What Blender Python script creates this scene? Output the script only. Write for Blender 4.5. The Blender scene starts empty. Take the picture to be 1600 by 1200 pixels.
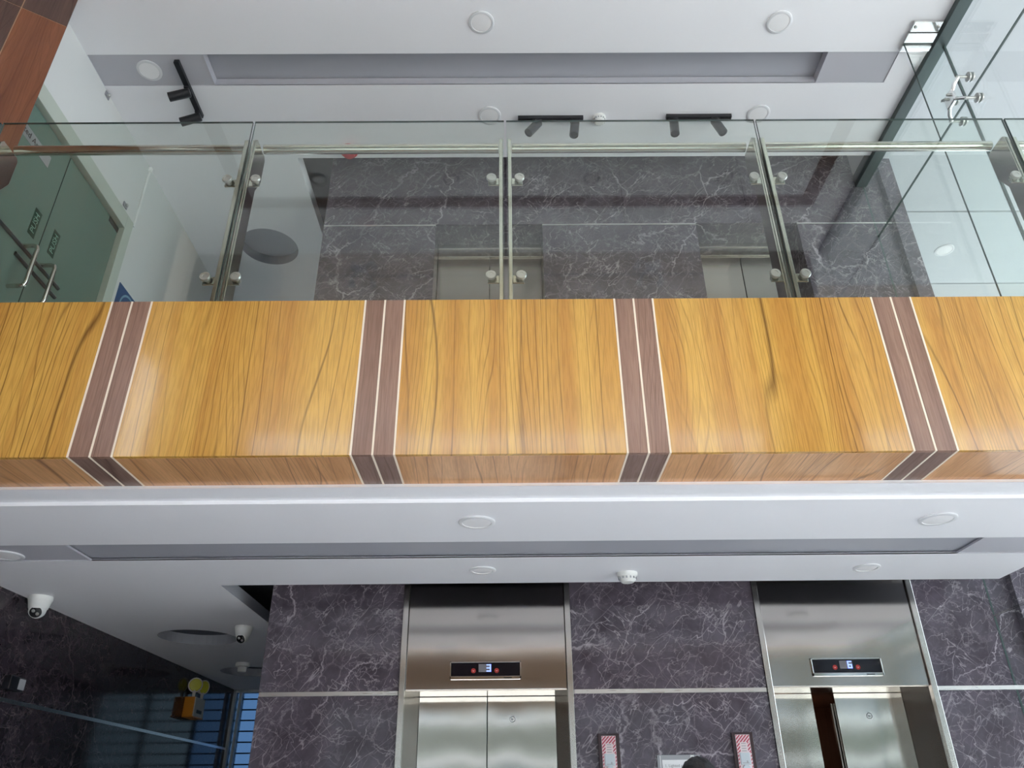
import bpy, bmesh, math, random
from mathutils import Vector, Matrix
random.seed(7)
C = bpy.context.scene.collection
SC = bpy.context.scene
PI = math.pi
H = 1.5                     # eye height: heights measured from the eye are written h + H

# ------------------------------------------------------------------ camera
def make_camera():
    p, y, r = 0.5054, 0.0077, -0.0106
    fwd = Vector((math.sin(y)*math.cos(p), math.cos(y)*math.cos(p), math.sin(p)))
    right = Vector((math.cos(y), -math.sin(y), 0))
    up = right.cross(fwd)
    c, s = math.cos(r), math.sin(r)
    r2 = c*right + s*up
    u2 = -s*right + c*up
    cd = bpy.data.cameras.new('camera')
    cd.sensor_fit = 'HORIZONTAL'; cd.sensor_width = 36.0
    cd.lens = 36.0*1207/1600
    cd.clip_start = 0.02; cd.clip_end = 300
    co = bpy.data.objects.new('camera', cd); C.objects.link(co)
    m = Matrix((r2, u2, -fwd)).transposed().to_4x4()
    m.translation = (0, 0, H)
    co.matrix_world = m
    SC.camera = co
make_camera()

# ------------------------------------------------------------------ world, sun, exposure
SC.view_settings.view_transform = 'Standard'
SC.view_settings.look = 'None'
SC.view_settings.gamma = 1.0
SC.view_settings.use_curve_mapping = False
SC.view_settings.exposure = 1.93
SC.cycles.max_bounces = 12
SC.cycles.diffuse_bounces = 7
SC.cycles.glossy_bounces = 6
SC.cycles.transparent_max_bounces = 32
SC.cycles.caustics_reflective = False
SC.cycles.caustics_refractive = False

w = bpy.data.worlds.new('world'); SC.world = w
w.use_nodes = True
wb = w.node_tree.nodes['Background']
wb.inputs['Color'].default_value = (0.80, 0.89, 1.0, 1)
wb.inputs['Strength'].default_value = 1.9

sd = bpy.data.lights.new('sun', 'SUN'); sd.energy = 3.0; sd.angle = math.radians(2); sd.color = (1, .96, .9)
so = bpy.data.objects.new('sun', sd); C.objects.link(so)
so.location = (12, 0, 20)
so.rotation_euler = Vector((-math.cos(math.radians(62)), 0.0, -math.sin(math.radians(62)))).to_track_quat('-Z', 'Y').to_euler()

def portal(name, loc, rot, sx, sy):
    d = bpy.data.lights.new(name, 'AREA'); d.shape = 'RECTANGLE'; d.size = sx; d.size_y = sy
    d.cycles.is_portal = True
    o = bpy.data.objects.new(name, d); C.objects.link(o); o.location = loc; o.rotation_euler = rot
portal('daylight_portal_front', (0, -0.2, 3.1), (PI/2, 0, 0), 6.1, 6.2)
portal('daylight_portal_right', (3.2, 2.5, 3.1), (PI/2, 0, PI/2), 5.0, 6.2)
portal('daylight_portal_corridor', (-2.3, 9.3, 1.35), (PI/2, 0, PI), 1.5, 2.7)

# ------------------------------------------------------------------ materials
def new_mat(name):
    m = bpy.data.materials.new(name); m.use_nodes = True
    nt = m.node_tree
    return m, nt, nt.nodes['Principled BSDF']

def N(nt, typ, **kw):
    n = nt.nodes.new(typ)
    for k, v in kw.items():
        if k in n.inputs.keys() if hasattr(n.inputs, 'keys') else False:
            n.inputs[k].default_value = v
        else:
            setattr(n, k, v)
    return n

def plain(name, col, rough=0.5, metal=0.0, spec=0.5, emit=None, es=0.0, bump=0.0, bscale=60, var=0.0):
    m, nt, b = new_mat(name)
    b.inputs['Base Color'].default_value = (*col, 1)
    b.inputs['Roughness'].default_value = rough
    b.inputs['Metallic'].default_value = metal
    b.inputs['Specular IOR Level'].default_value = spec
    if emit:
        b.inputs['Emission Color'].default_value = (*emit, 1)
        b.inputs['Emission Strength'].default_value = es
    if bump or var:
        geo = nt.nodes.new('ShaderNodeNewGeometry')
        no = N(nt, 'ShaderNodeTexNoise'); no.inputs['Scale'].default_value = bscale; no.inputs['Detail'].default_value = 5
        nt.links.new(geo.outputs['Position'], no.inputs['Vector'])
        if bump:
            bu = nt.nodes.new('ShaderNodeBump'); bu.inputs['Strength'].default_value = bump; bu.inputs['Distance'].default_value = .004
            nt.links.new(no.outputs['Fac'], bu.inputs['Height']); nt.links.new(bu.outputs['Normal'], b.inputs['Normal'])
        if var:
            no2 = N(nt, 'ShaderNodeTexNoise'); no2.inputs['Scale'].default_value = 1.7; no2.inputs['Detail'].default_value = 4
            nt.links.new(geo.outputs['Position'], no2.inputs['Vector'])
            mx = nt.nodes.new('ShaderNodeMix'); mx.data_type = 'RGBA'
            mx.inputs[6].default_value = (*[c*(1-var) for c in col], 1)
            mx.inputs[7].default_value = (*[min(1, c*(1+var)) for c in col], 1)
            nt.links.new(no2.outputs['Fac'], mx.inputs[0]); nt.links.new(mx.outputs[2], b.inputs['Base Color'])
    return m

def ramp(nt, fac, stops):
    r = nt.nodes.new('ShaderNodeValToRGB')
    e = r.color_ramp.elements
    while len(e) < len(stops): e.new(0.5)
    for i, (p, c) in enumerate(stops):
        e[i].position = p; e[i].color = (*c, 1) if len(c) == 3 else c
    nt.links.new(fac, r.inputs['Fac'])
    return r.outputs['Color']

def mixc(nt, fac, a, b, blend='MIX'):
    m = nt.nodes.new('ShaderNodeMix'); m.data_type = 'RGBA'; m.blend_type = blend
    for sock, v in ((0, fac), (6, a), (7, b)):
        if hasattr(v, 'is_linked'): nt.links.new(v, m.inputs[sock])
        elif isinstance(v, (int, float)): m.inputs[sock].default_value = v
        else: m.inputs[sock].default_value = (*v, 1)
    return m.outputs[2]

def wood(name, light, mid, dark, axis, rough=0.16, fine=70.0, off=0.0, contrast=1.0, coat=0.0, linew=1.0):
    """laminate with the grain running along one axis"""
    m, nt, b = new_mat(name)
    geo = nt.nodes.new('ShaderNodeNewGeometry')
    oi = nt.nodes.new('ShaderNodeObjectInfo')
    va = nt.nodes.new('ShaderNodeVectorMath'); va.operation = 'ADD'
    cm = nt.nodes.new('ShaderNodeCombineXYZ')
    mul = nt.nodes.new('ShaderNodeMath'); mul.operation = 'MULTIPLY'; mul.inputs[1].default_value = 0.0
    nt.links.new(oi.outputs['Random'], mul.inputs[0])
    nt.links.new(mul.outputs[0], cm.inputs[0])
    cm.inputs[1].default_value = off; cm.inputs[2].default_value = off
    nt.links.new(geo.outputs['Position'], va.inputs[0]); nt.links.new(cm.outputs[0], va.inputs[1])
    def noise(sc, stretch, detail, dist=0.0):
        mp = nt.nodes.new('ShaderNodeMapping')
        s = [sc, sc, sc]; s['xyz'.index(axis)] = stretch
        mp.inputs['Scale'].default_value = s
        nt.links.new(va.outputs[0], mp.inputs['Vector'])
        n = nt.nodes.new('ShaderNodeTexNoise'); n.inputs['Scale'].default_value = 1.0
        n.inputs['Detail'].default_value = detail; n.inputs['Distortion'].default_value = dist
        nt.links.new(mp.outputs[0], n.inputs['Vector'])
        return n.outputs['Fac']
    broad = noise(10.0, 0.16, 3, .25)
    col = ramp(nt, broad, [(0.34, mid), (0.62, light)])
    # dark grain lines: the thin level sets of a stretched noise
    def lines(sc, st, width, level, dist):
        f = noise(sc, st, 2.0, dist)
        sub = nt.nodes.new('ShaderNodeMath'); sub.operation = 'SUBTRACT'; sub.inputs[1].default_value = level
        nt.links.new(f, sub.inputs[0])
        ab = nt.nodes.new('ShaderNodeMath'); ab.operation = 'ABSOLUTE'; nt.links.new(sub.outputs[0], ab.inputs[0])
        mr = nt.nodes.new('ShaderNodeMapRange'); mr.inputs['From Min'].default_value = 0; mr.inputs['From Max'].default_value = width
        mr.inputs['To Min'].default_value = 1; mr.inputs['To Max'].default_value = 0
        nt.links.new(ab.outputs[0], mr.inputs['Value'])
        return mr.outputs['Result']
    def scaled(s, k):
        mm = nt.nodes.new('ShaderNodeMath'); mm.operation = 'MULTIPLY'; mm.inputs[1].default_value = k
        nt.links.new(s, mm.inputs[0]); return mm.outputs[0]
    # nested contours of a stretched noise give the long, nearly parallel dark growth lines
    def contours(sc, st, count, width, dist, lin, det=1.5):
        f0 = scaled(noise(sc, st, det, dist), count)
        sx = nt.nodes.new('ShaderNodeSeparateXYZ'); nt.links.new(va.outputs[0], sx.inputs[0])
        fm = nt.nodes.new('ShaderNodeMath'); fm.operation = 'MULTIPLY_ADD'; fm.inputs[1].default_value = lin
        nt.links.new(sx.outputs[1 if axis == 'x' else 0], fm.inputs[0]); nt.links.new(f0, fm.inputs[2])
        f = fm.outputs[0]
        fr = nt.nodes.new('ShaderNodeMath'); fr.operation = 'FRACT'; nt.links.new(f, fr.inputs[0])
        sb = nt.nodes.new('ShaderNodeMath'); sb.operation = 'SUBTRACT'; sb.inputs[1].default_value = .5; nt.links.new(fr.outputs[0], sb.inputs[0])
        ab = nt.nodes.new('ShaderNodeMath'); ab.operation = 'ABSOLUTE'; nt.links.new(sb.outputs[0], ab.inputs[0])
        mr = nt.nodes.new('ShaderNodeMapRange'); mr.inputs['From Max'].default_value = width
        mr.inputs['To Min'].default_value = 1; mr.inputs['To Max'].default_value = 0
        nt.links.new(ab.outputs[0], mr.inputs['Value']); return mr.outputs['Result']
    def window(sc, st, lo, hi):
        mr = nt.nodes.new('ShaderNodeMapRange'); mr.inputs['From Min'].default_value = lo; mr.inputs['From Max'].default_value = hi
        nt.links.new(noise(sc, st, 2, .2), mr.inputs['Value']); return mr.outputs['Result']
    def times(a, c):
        mm = nt.nodes.new('ShaderNodeMath'); mm.operation = 'MULTIPLY'; nt.links.new(a, mm.inputs[0]); nt.links.new(c, mm.inputs[1]); return mm.outputs[0]
    col = mixc(nt, scaled(times(contours(3.0, .42, 6, .055, .1, 13), window(7, .12, .34, .58)), .78*contrast), col, dark)
    col = mixc(nt, scaled(times(contours(4.0, .6, 15, .12, .15, 46), window(6, .25, .44, .60)), .55*contrast), col, dark)
    fg = noise(fine*2.2, 9.0, 2, 0.0)
    fcol = ramp(nt, fg, [(0.40, (.62, .58, .52)), (0.56, (1, 1, 1))])
    col = mixc(nt, .38*contrast, col, fcol, 'MULTIPLY')
    nt.links.new(col, b.inputs['Base Color'])
    b.inputs['Roughness'].default_value = rough
    b.inputs['Specular IOR Level'].default_value = 0.5
    if coat:
        b.inputs['Coat Weight'].default_value = coat; b.inputs['Coat Roughness'].default_value = .08
    return m

def marble(name, base, tint, vein, rough=0.10, spec=.5):
    m, nt, b = new_mat(name)
    geo = nt.nodes.new('ShaderNodeNewGeometry')
    def noise(sc, det, r=.55, dist=0):
        n = nt.nodes.new('ShaderNodeTexNoise'); n.inputs['Scale'].default_value = sc; n.inputs['Detail'].default_value = det
        n.inputs['Roughness'].default_value = r; n.inputs['Distortion'].default_value = dist
        nt.links.new(geo.outputs['Position'], n.inputs['Vector']); return n
    col = ramp(nt, noise(6.0, 8, .68).outputs['Fac'], [(0.32, base), (0.68, tint)])
    warp = noise(1.6, 6, .62)
    sc = nt.nodes.new('ShaderNodeVectorMath'); sc.operation = 'SCALE'; sc.inputs['Scale'].default_value = .45
    nt.links.new(warp.outputs['Color'], sc.inputs[0])
    ad = nt.nodes.new('ShaderNodeVectorMath'); ad.operation = 'ADD'
    nt.links.new(geo.outputs['Position'], ad.inputs[0]); nt.links.new(sc.outputs[0], ad.inputs[1])
    def rot(v, ang, st):
        mp = nt.nodes.new('ShaderNodeMapping'); mp.vector_type = 'TEXTURE'; mp.inputs['Rotation'].default_value = (0, -ang, .3)
        mp.inputs['Scale'].default_value = [1/q_ for q_ in st]
        nt.links.new(v, mp.inputs['Vector']); return mp.outputs[0]
    def vor(scale, width, vec):
        v = nt.nodes.new('ShaderNodeTexVoronoi'); v.feature = 'DISTANCE_TO_EDGE'; v.inputs['Scale'].default_value = scale
        nt.links.new(vec, v.inputs['Vector'])
        mr = nt.nodes.new('ShaderNodeMapRange'); mr.inputs['From Max'].default_value = width
        mr.inputs['To Min'].default_value = 1; mr.inputs['To Max'].default_value = 0
        nt.links.new(v.outputs['Distance'], mr.inputs['Value']); return mr.outputs['Result']
    def mul(a, c):
        mm = nt.nodes.new('ShaderNodeMath'); mm.operation = 'MULTIPLY'
        for i, x in enumerate((a, c)):
            if isinstance(x, (int, float)): mm.inputs[i].default_value = x
            else: nt.links.new(x, mm.inputs[i])
        return mm.outputs[0]
    def mask(sc, lo, hi):
        mr = nt.nodes.new('ShaderNodeMapRange'); mr.inputs['From Min'].default_value = lo; mr.inputs['From Max'].default_value = hi
        nt.links.new(noise(sc, 3).outputs['Fac'], mr.inputs['Value']); return mr.outputs['Result']
    big = mul(vor(.95, .008, rot(ad.outputs[0], .85, (.6, 1, 1.5))), mul(mask(2.6, .40, .60), .7))
    med = mul(vor(3.0, .016, rot(ad.outputs[0], -.6, (.8, 1, 1.6))), mul(mask(3.4, .42, .64), .6))
    fin = mul(vor(8.0, .040, rot(ad.outputs[0], .8, (.8, 1, 1.5))), mul(mask(5.0, .40, .62), .4))
    def hair(sc, width, det, ang, st, lo, hi, k, msc):
        mp = nt.nodes.new('ShaderNodeMapping'); mp.vector_type = 'TEXTURE'; mp.inputs['Rotation'].default_value = (0, -ang, .2); mp.inputs['Scale'].default_value = [1/q_ for q_ in st]
        nt.links.new(geo.outputs['Position'], mp.inputs['Vector'])
        n = nt.nodes.new('ShaderNodeTexNoise'); n.inputs['Scale'].default_value = sc; n.inputs['Detail'].default_value = det
        n.inputs['Roughness'].default_value = .5; n.inputs['Distortion'].default_value = .15
        nt.links.new(mp.outputs[0], n.inputs['Vector'])
        a = nt.nodes.new('ShaderNodeMath'); a.operation = 'SUBTRACT'; a.inputs[1].default_value = .5; nt.links.new(n.outputs['Fac'], a.inputs[0])
        c = nt.nodes.new('ShaderNodeMath'); c.operation = 'ABSOLUTE'; nt.links.new(a.outputs[0], c.inputs[0])
        mr = nt.nodes.new('ShaderNodeMapRange'); mr.inputs['From Max'].default_value = width; mr.inputs['To Min'].default_value = 1; mr.inputs['To Max'].default_value = 0
        nt.links.new(c.outputs[0], mr.inputs['Value'])
        return mul(mr.outputs['Result'], mul(mask(msc, lo, hi), k))
    for args in ((2.6, .005, 3, .85, (.5, 1, 2.4), .36, .58, .9, 2.3), (3.6, .0062, 3, -.75, (.6, 1, 2.4), .40, .60, .8, 3.7), (4.6, .0085, 4, 1.05, (.7, 1, 2.2), .38, .60, .7, 4.4), (6.0, .013, 4, .2, (.8, 1, 1.6), .40, .62, .5, 5.3)):
        col = mixc(nt, hair(*args), col, [c*.95 for c in vein])
    col = mixc(nt, fin, col, [c*.75 for c in vein])
    col = mixc(nt, med, col, vein)
    col = mixc(nt, big, col, [min(1, c*1.25) for c in vein])
    nt.links.new(col, b.inputs['Base Color'])
    b.inputs['Roughness'].default_value = rough
    b.inputs['Specular IOR Level'].default_value = spec
    return m

def steel(name, col, rough, wave=0.0, brush='x', wscale=(3, 3, 5), aniso=0.0):
    m, nt, b = new_mat(name)
    b.inputs['Metallic'].default_value = 1.0
    b.inputs['Base Color'].default_value = (*col, 1)
    geo = nt.nodes.new('ShaderNodeNewGeometry')
    mp = nt.nodes.new('ShaderNodeMapping')
    s = [160, 160, 160]; s['xyz'.index(brush)] = 6
    mp.inputs['Scale'].default_value = s
    nt.links.new(geo.outputs['Position'], mp.inputs['Vector'])
    n = nt.nodes.new('ShaderNodeTexNoise'); n.inputs['Scale'].default_value = 1; n.inputs['Detail'].default_value = 2
    nt.links.new(mp.outputs[0], n.inputs['Vector'])
    mr = nt.nodes.new('ShaderNodeMapRange'); mr.inputs['To Min'].default_value = rough*.93; mr.inputs['To Max'].default_value = rough*1.07
    nt.links.new(n.outputs['Fac'], mr.inputs['Value']); nt.links.new(mr.outputs['Result'], b.inputs['Roughness'])
    if wave:
        mp2 = nt.nodes.new('ShaderNodeMapping'); mp2.inputs['Scale'].default_value = wscale
        nt.links.new(geo.outputs['Position'], mp2.inputs['Vector'])
        n2 = nt.nodes.new('ShaderNodeTexNoise'); n2.inputs['Scale'].default_value = 1; n2.inputs['Detail'].default_value = 1
        nt.links.new(mp2.outputs[0], n2.inputs['Vector'])
        bu = nt.nodes.new('ShaderNodeBump'); bu.inputs['Strength'].default_value = 1.0; bu.inputs['Distance'].default_value = wave
        nt.links.new(n2.outputs['Fac'], bu.inputs['Height']); nt.links.new(bu.outputs['Normal'], b.inputs['Normal'])
    return m

def glass(name, tint, ior=1.45, rough=0.0, frost=0.0, gl=1.0):
    m = bpy.data.materials.new(name); m.use_nodes = True
    nt = m.node_tree; nt.nodes.clear()
    out = nt.nodes.new('ShaderNodeOutputMaterial')
    tr = nt.nodes.new('ShaderNodeBsdfTransparent'); tr.inputs['Color'].default_value = (*tint, 1)
    gs = nt.nodes.new('ShaderNodeBsdfGlossy'); gs.inputs['Roughness'].default_value = rough
    gs.inputs['Color'].default_value = (gl, gl, gl, 1)
    # no refraction here, so the far side of a sheet must use the same ratio as its near side
    fr = nt.nodes.new('ShaderNodeFresnel')
    gb = nt.nodes.new('ShaderNodeNewGeometry')
    io = nt.nodes.new('ShaderNodeMapRange'); io.inputs['To Min'].default_value = ior; io.inputs['To Max'].default_value = 1/ior
    nt.links.new(gb.outputs['Backfacing'], io.inputs['Value']); nt.links.new(io.outputs['Result'], fr.inputs['IOR'])
    mx = nt.nodes.new('ShaderNodeMixShader')
    base = tr.outputs[0]
    if frost:
        df = nt.nodes.new('ShaderNodeBsdfDiffuse'); df.inputs['Color'].default_value = (*[c*.9 for c in tint], 1)
        m2 = nt.nodes.new('ShaderNodeMixShader'); m2.inputs[0].default_value = frost
        nt.links.new(tr.outputs[0], m2.inputs[1]); nt.links.new(df.outputs[0], m2.inputs[2]); base = m2.outputs[0]
    nt.links.new(fr.outputs[0], mx.inputs[0]); nt.links.new(base, mx.inputs[1]); nt.links.new(gs.outputs[0], mx.inputs[2])
    nt.links.new(mx.outputs[0], out.inputs['Surface'])
    return m

M_white = plain('white_paint', (.80, .80, .82), .55, bump=.04, bscale=30)
M_wallpaint = plain('wall_paint', (.69, .695, .68), .55, bump=.04, bscale=30)
M_ceil = plain('ceiling_paint', (.89, .885, .915), .6)
M_grey = plain('grey_paint', (.50, .495, .54), .55)
M_grooveroof = plain('trough_paint', (.41, .415, .46), .5)
M_groove = plain('grey_recess_paint', (.36, .37, .41), .5)
M_recroof = plain('recess_roof_paint', (.10, .10, .12), .6)
M_dark = plain('black_paint', (.012, .012, .016), .35)
M_shaft = plain('shaft_concrete', (.10, .10, .10), .8, bump=.2, bscale=20)
M_floor = plain('floor_tile', (.86, .84, .83), .25, var=.03)
M_slab = plain('slab_concrete', (.22, .22, .23), .8, bump=.2, bscale=25)
M_asphalt = plain('yard_asphalt', (.165, .165, .165), .9, bump=.2, bscale=12, var=.1)
M_ground = plain('street_concrete', (.66, .64, .61), .9, bump=.2, bscale=8, var=.12)
M_overhang = plain('brown_soffit_boards', (.42, .32, .24), .5, var=.15)
M_spandrel = wood('brown_spandrel_wood', (.27, .18, .115), (.22, .14, .085), (.12, .065, .04), 'x', rough=.35, contrast=.4)
M_marble = marble('dark_marble', (.060, .048, .062), (.120, .101, .126), (.42, .375, .41), rough=.09)
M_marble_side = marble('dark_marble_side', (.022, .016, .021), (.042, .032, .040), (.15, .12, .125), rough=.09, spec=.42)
M_trim = steel('trim_steel', (.78, .75, .74), .28)
M_steel = steel('brushed_steel', (.56, .525, .50), .12, wave=.0016, wscale=(2.4, 2, 2.2))
M_door = steel('door_steel', (.585, .57, .53), .085, wave=.0028, wscale=(3.2, 2, 1.4))
M_frame = steel('frame_steel', (.66, .63, .60), .2, brush='z')
M_jamb = steel('jamb_steel', (.46, .43, .40), .2, brush='z')
M_rail = steel('railing_steel', (.60, .585, .53), .17, brush='z')
M_chrome = plain('chrome', (.82, .82, .82), .06, metal=1.0)
M_button = plain('steel_button', (.52, .52, .50), .34, metal=.85)
M_glass = glass('railing_glass', (.92, .948, .925))
M_clear = glass('clear_glass', (.955, .98, .975))
M_front = glass('front_glass', (.96, .975, .97))
M_blue = glass('blue_glass', (.115, .165, .225), gl=.6)
M_greyglass = glass('grey_glass', (.155, .185, .20), gl=.6)
M_edge = plain('glass_edge', (.055, .085, .08), .2)
M_frost = glass('frosted_green_glass', (.27, .40, .335), rough=.15, frost=.6, gl=.6)
M_doorframe = plain('pale_green_frame', (.50, .54, .47), .5)
M_yel_f = wood('teak_laminate_front', (.66, .375, .082), (.52, .25, .052), (.105, .043, .010), 'z', rough=.2, coat=.5)
M_yel_s = wood('teak_laminate_soffit', (.70, .38, .175), (.57, .285, .12), (.15, .06, .022), 'y', rough=.3, coat=.25, off=3.1)
M_brn_f = wood('walnut_laminate_front', (.33, .195, .145), (.255, .145, .108), (.14, .075, .058), 'z', rough=.25, off=9.0, fine=90)
M_brn_s = wood('walnut_laminate_soffit', (.27, .17, .135), (.21, .13, .105), (.12, .07, .057), 'y', rough=.25, off=9.0, fine=90)
M_joint = plain('cream_joint', (.86, .74, .60), .5)
M_tile_o = wood('orange_wood_tile', (.26, .095, .045), (.19, .065, .032), (.09, .03, .016), 'z', rough=.25, contrast=.6)
M_tile_d = wood('dark_wood_tile', (.115, .065, .052), (.085, .046, .038), (.045, .024, .02), 'z', rough=.25, contrast=.6)
M_tilejoint = plain('tile_joint', (.40, .22, .13), .6)
M_brown = wood('brown_ceiling_trim', (.15, .062, .04), (.11, .045, .03), (.06, .025, .018), 'x', rough=.3, contrast=.5)
M_black = plain('black_metal', (.012, .012, .015), .38)
M_lens = plain('black_lens', (.01, .01, .012), .08)
M_plastic = plain('white_plastic', (.78, .78, .76), .35)
M_diff = plain('light_diffuser', (.88, .87, .88), .5)
M_lring = plain('light_ring', (.70, .70, .72), .4)
M_vent = plain('grey_vent', (.33, .33, .35), .5)
M_track = plain('dark_channel', (.085, .11, .11), .28, metal=.4)
M_soffit = plain('white_soffit_panel', (.53, .555, .58), .35)
M_sofjoint = plain('soffit_joint', (.06, .065, .075), .6)
M_red = plain('red_plastic', (.55, .02, .03), .4)
M_green = plain('green_sticker', (.003, .045, .026), .6)
M_greenmark = plain('pale_mark', (.20, .36, .28), .5)
M_signwhite = plain('sign_strip', (.27, .28, .285), .5)
M_bluesign = plain('blue_sign', (.02, .09, .22), .4)
M_bluelight = plain('light_blue', (.22, .42, .55), .4)
M_ink = plain('black_ink', (.012, .012, .012), .6)
M_orange = plain('orange_plastic', (.62, .22, .012), .4)
M_cream = plain('cream_label', (.62, .58, .50), .5)
M_yellow = plain('yellow_reflector', (.62, .60, .06), .25)
M_paper = plain('paper', (.80, .79, .80), .7)
M_acrylic = plain('acrylic_plate', (.36, .36, .38), .15)
M_redstripe = plain('red_stripe', (.42, .035, .07), .45)
M_whitestripe = plain('white_stripe', (.74, .62, .64), .45)
M_plate = plain('brown_plate', (.042, .024, .028), .25)
M_winpale = plain('pale_display', (.55, .60, .64), .15)
M_screen = plain('black_screen', (.008, .007, .012), .06)
M_lcd = plain('grey_lcd', (.085, .08, .09), .25, emit=(.5, .5, .55), es=.035)
M_digit = plain('blue_digit', (.2, .3, .9), .4, emit=(.30, .42, 1.0), es=.38)
M_redlamp = plain('red_arrow_lamp', (.22, .012, .012), .3, emit=(1, .08, .05), es=.03)
M_car = wood('car_brown_panel', (.115, .055, .035), (.08, .036, .024), (.04, .018, .012), 'z', rough=.18, contrast=.5)
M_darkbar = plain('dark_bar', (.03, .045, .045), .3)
M_skin = plain('skin', (.33, .19, .125), .5)
M_hair = plain('black_hair', (.006, .006, .008), .35, bump=.5, bscale=200)
M_shirt = plain('navy_shirt', (.02, .025, .05), .8)
M_pants = plain('dark_trousers', (.02, .02, .025), .8)
M_shoe = plain('black_shoe', (.01, .01, .01), .4)
M_winframe = plain('window_frame', (.52, .56, .60), .4)

# ------------------------------------------------------------------ mesh helpers
WL = {}
class MB:
    def __init__(s): s.v = []; s.f = []; s.mi = []; s.cur = 0
    def add(s, vs, fs):
        n = len(s.v); s.v += [Vector(v) for v in vs]
        for f in fs: s.f.append([i+n for i in f]); s.mi.append(s.cur)
        return s
    def box(s, x0, x1, y0, y1, z0, z1):
        vs = [(x, y, z) for z in (z0, z1) for y in (y0, y1) for x in (x0, x1)]
        return s.add(vs, [(0, 2, 3, 1), (4, 5, 7, 6), (0, 1, 5, 4), (2, 6, 7, 3), (0, 4, 6, 2), (1, 3, 7, 5)])
    def cyl(s, p0, p1, r0, r1=None, n=20, cap=True):
        r1 = r0 if r1 is None else r1
        p0, p1 = Vector(p0), Vector(p1); d = (p1-p0).normalized()
        a = d.orthogonal().normalized(); b = d.cross(a)
        vs = [p + r*(math.cos(2*PI*i/n)*a + math.sin(2*PI*i/n)*b) for p, r in ((p0, r0), (p1, r1)) for i in range(n)]
        fs = [(i, (i+1) % n, n+(i+1) % n, n+i) for i in range(n)]
        if cap: fs += [tuple(range(n-1, -1, -1)), tuple(range(n, 2*n))]
        return s.add(vs, fs)
    def lathe(s, c, axis, prof, n=24):
        """prof: list of (distance along axis, radius)"""
        c = Vector(c); d = Vector(axis).normalized(); a = d.orthogonal().normalized(); b = d.cross(a)
        vs = [c + t*d + max(r, 1e-5)*(math.cos(2*PI*i/n)*a + math.sin(2*PI*i/n)*b) for t, r in prof for i in range(n)]
        fs = []
        for k in range(len(prof)-1):
            fs += [(k*n+i, k*n+(i+1) % n, (k+1)*n+(i+1) % n, (k+1)*n+i) for i in range(n)]
        fs += [tuple(range(n-1, -1, -1)), tuple(range((len(prof)-1)*n, len(prof)*n))]
        return s.add(vs, fs)
    def tube(s, pts, r, n=12):
        pts = [Vector(p) for p in pts]; vs = []; a = None
        for i, p in enumerate(pts):
            d = (pts[min(i+1, len(pts)-1)]-pts[max(i-1, 0)]).normalized()
            a = d.orthogonal().normalized() if a is None else (a - a.dot(d)*d).normalized()
            b = d.cross(a)
            vs += [p + r*(math.cos(2*PI*k/n)*a + math.sin(2*PI*k/n)*b) for k in range(n)]
        fs = []
        for i in range(len(pts)-1):
            fs += [(i*n+k, i*n+(k+1) % n, (i+1)*n+(k+1) % n, (i+1)*n+k) for k in range(n)]
        fs += [tuple(range(n-1, -1, -1)), tuple(range((len(pts)-1)*n, len(pts)*n))]
        return s.add(vs, fs)
    def prism(s, poly, axis, a0, a1):
        """poly: 2-D outline in the other two axes (order x,y,z without axis)"""
        def mk(p, t):
            q = list(p); q.insert('xyz'.index(axis), t); return q
        n = len(poly)
        vs = [mk(p, a0) for p in poly] + [mk(p, a1) for p in poly]
        fs = [tuple(range(n-1, -1, -1)), tuple(range(n, 2*n))] + [(i, (i+1) % n, n+(i+1) % n, n+i) for i in range(n)]
        return s.add(vs, fs)
    def plate_with_holes(s, outer, holes, z, thick=0.0, inner_only=False):
        """flat sheet at height z with holes; the rims of outer edge rise by thick"""
        bm = bmesh.new(); edges = []
        for loop in [outer] + holes:
            vv = [bm.verts.new((x, y, z)) for x, y in loop]
            edges += [bm.edges.new((vv[i], vv[(i+1) % len(vv)])) for i in range(len(vv))]
        bmesh.ops.triangle_fill(bm, use_beauty=True, use_dissolve=False, edges=edges)
        bm.verts.index_update()
        for f in bm.faces:
            if f.normal.z > 0: f.normal_flip()
        s.add([v.co.copy() for v in bm.verts], [[v.index for v in f.verts] for f in bm.faces])
        bm.free()
        if thick:
            n = len(outer)
            s.add([(x, y, z) for x, y in outer]+[(x, y, z+thick) for x, y in outer], [(i, (i+1) % n, n+(i+1) % n, n+i) for i in range(n)])
        return s
    def ring_wall(s, loop, z0, z1, roof=True):
        n = len(loop)
        s.add([(x, y, z0) for x, y in loop]+[(x, y, z1) for x, y in loop], [(i, (i+1) % n, n+(i+1) % n, n+i) for i in range(n)] + ([tuple(range(n, 2*n))] if roof else []))
        return s
    def xf(s, m):
        s.v = [m @ v for v in s.v]; return s
    def build(s, name, mat, parent=None, smooth=False, bevel=0.0, seg=2, mesh=None, fix=True):
        mats = mat if isinstance(mat, (list, tuple)) else [mat]
        if parent is not None:
            o0 = WL[parent.name]; loc = Vector((0, 0, 0))
        else:
            lo = Vector([min(v[i] for v in s.v) for i in range(3)]); hi = Vector([max(v[i] for v in s.v) for i in range(3)])
            o0 = (lo+hi)/2; loc = o0.copy()
        me = bpy.data.meshes.new(name)
        me.from_pydata([v-o0 for v in s.v], [], s.f)
        for m in mats: me.materials.append(m)
        for p, i in zip(me.polygons, s.mi): p.material_index = i
        if fix:
            bm = bmesh.new(); bm.from_mesh(me); bmesh.ops.recalc_face_normals(bm, faces=bm.faces); bm.to_mesh(me); bm.free()
        if smooth:
            for p in me.polygons: p.use_smooth = True
            try: me.set_sharp_from_angle(angle=math.radians(38))
            except Exception: pass
        o = bpy.data.objects.new(name, me); C.objects.link(o)
        o.location = loc
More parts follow.
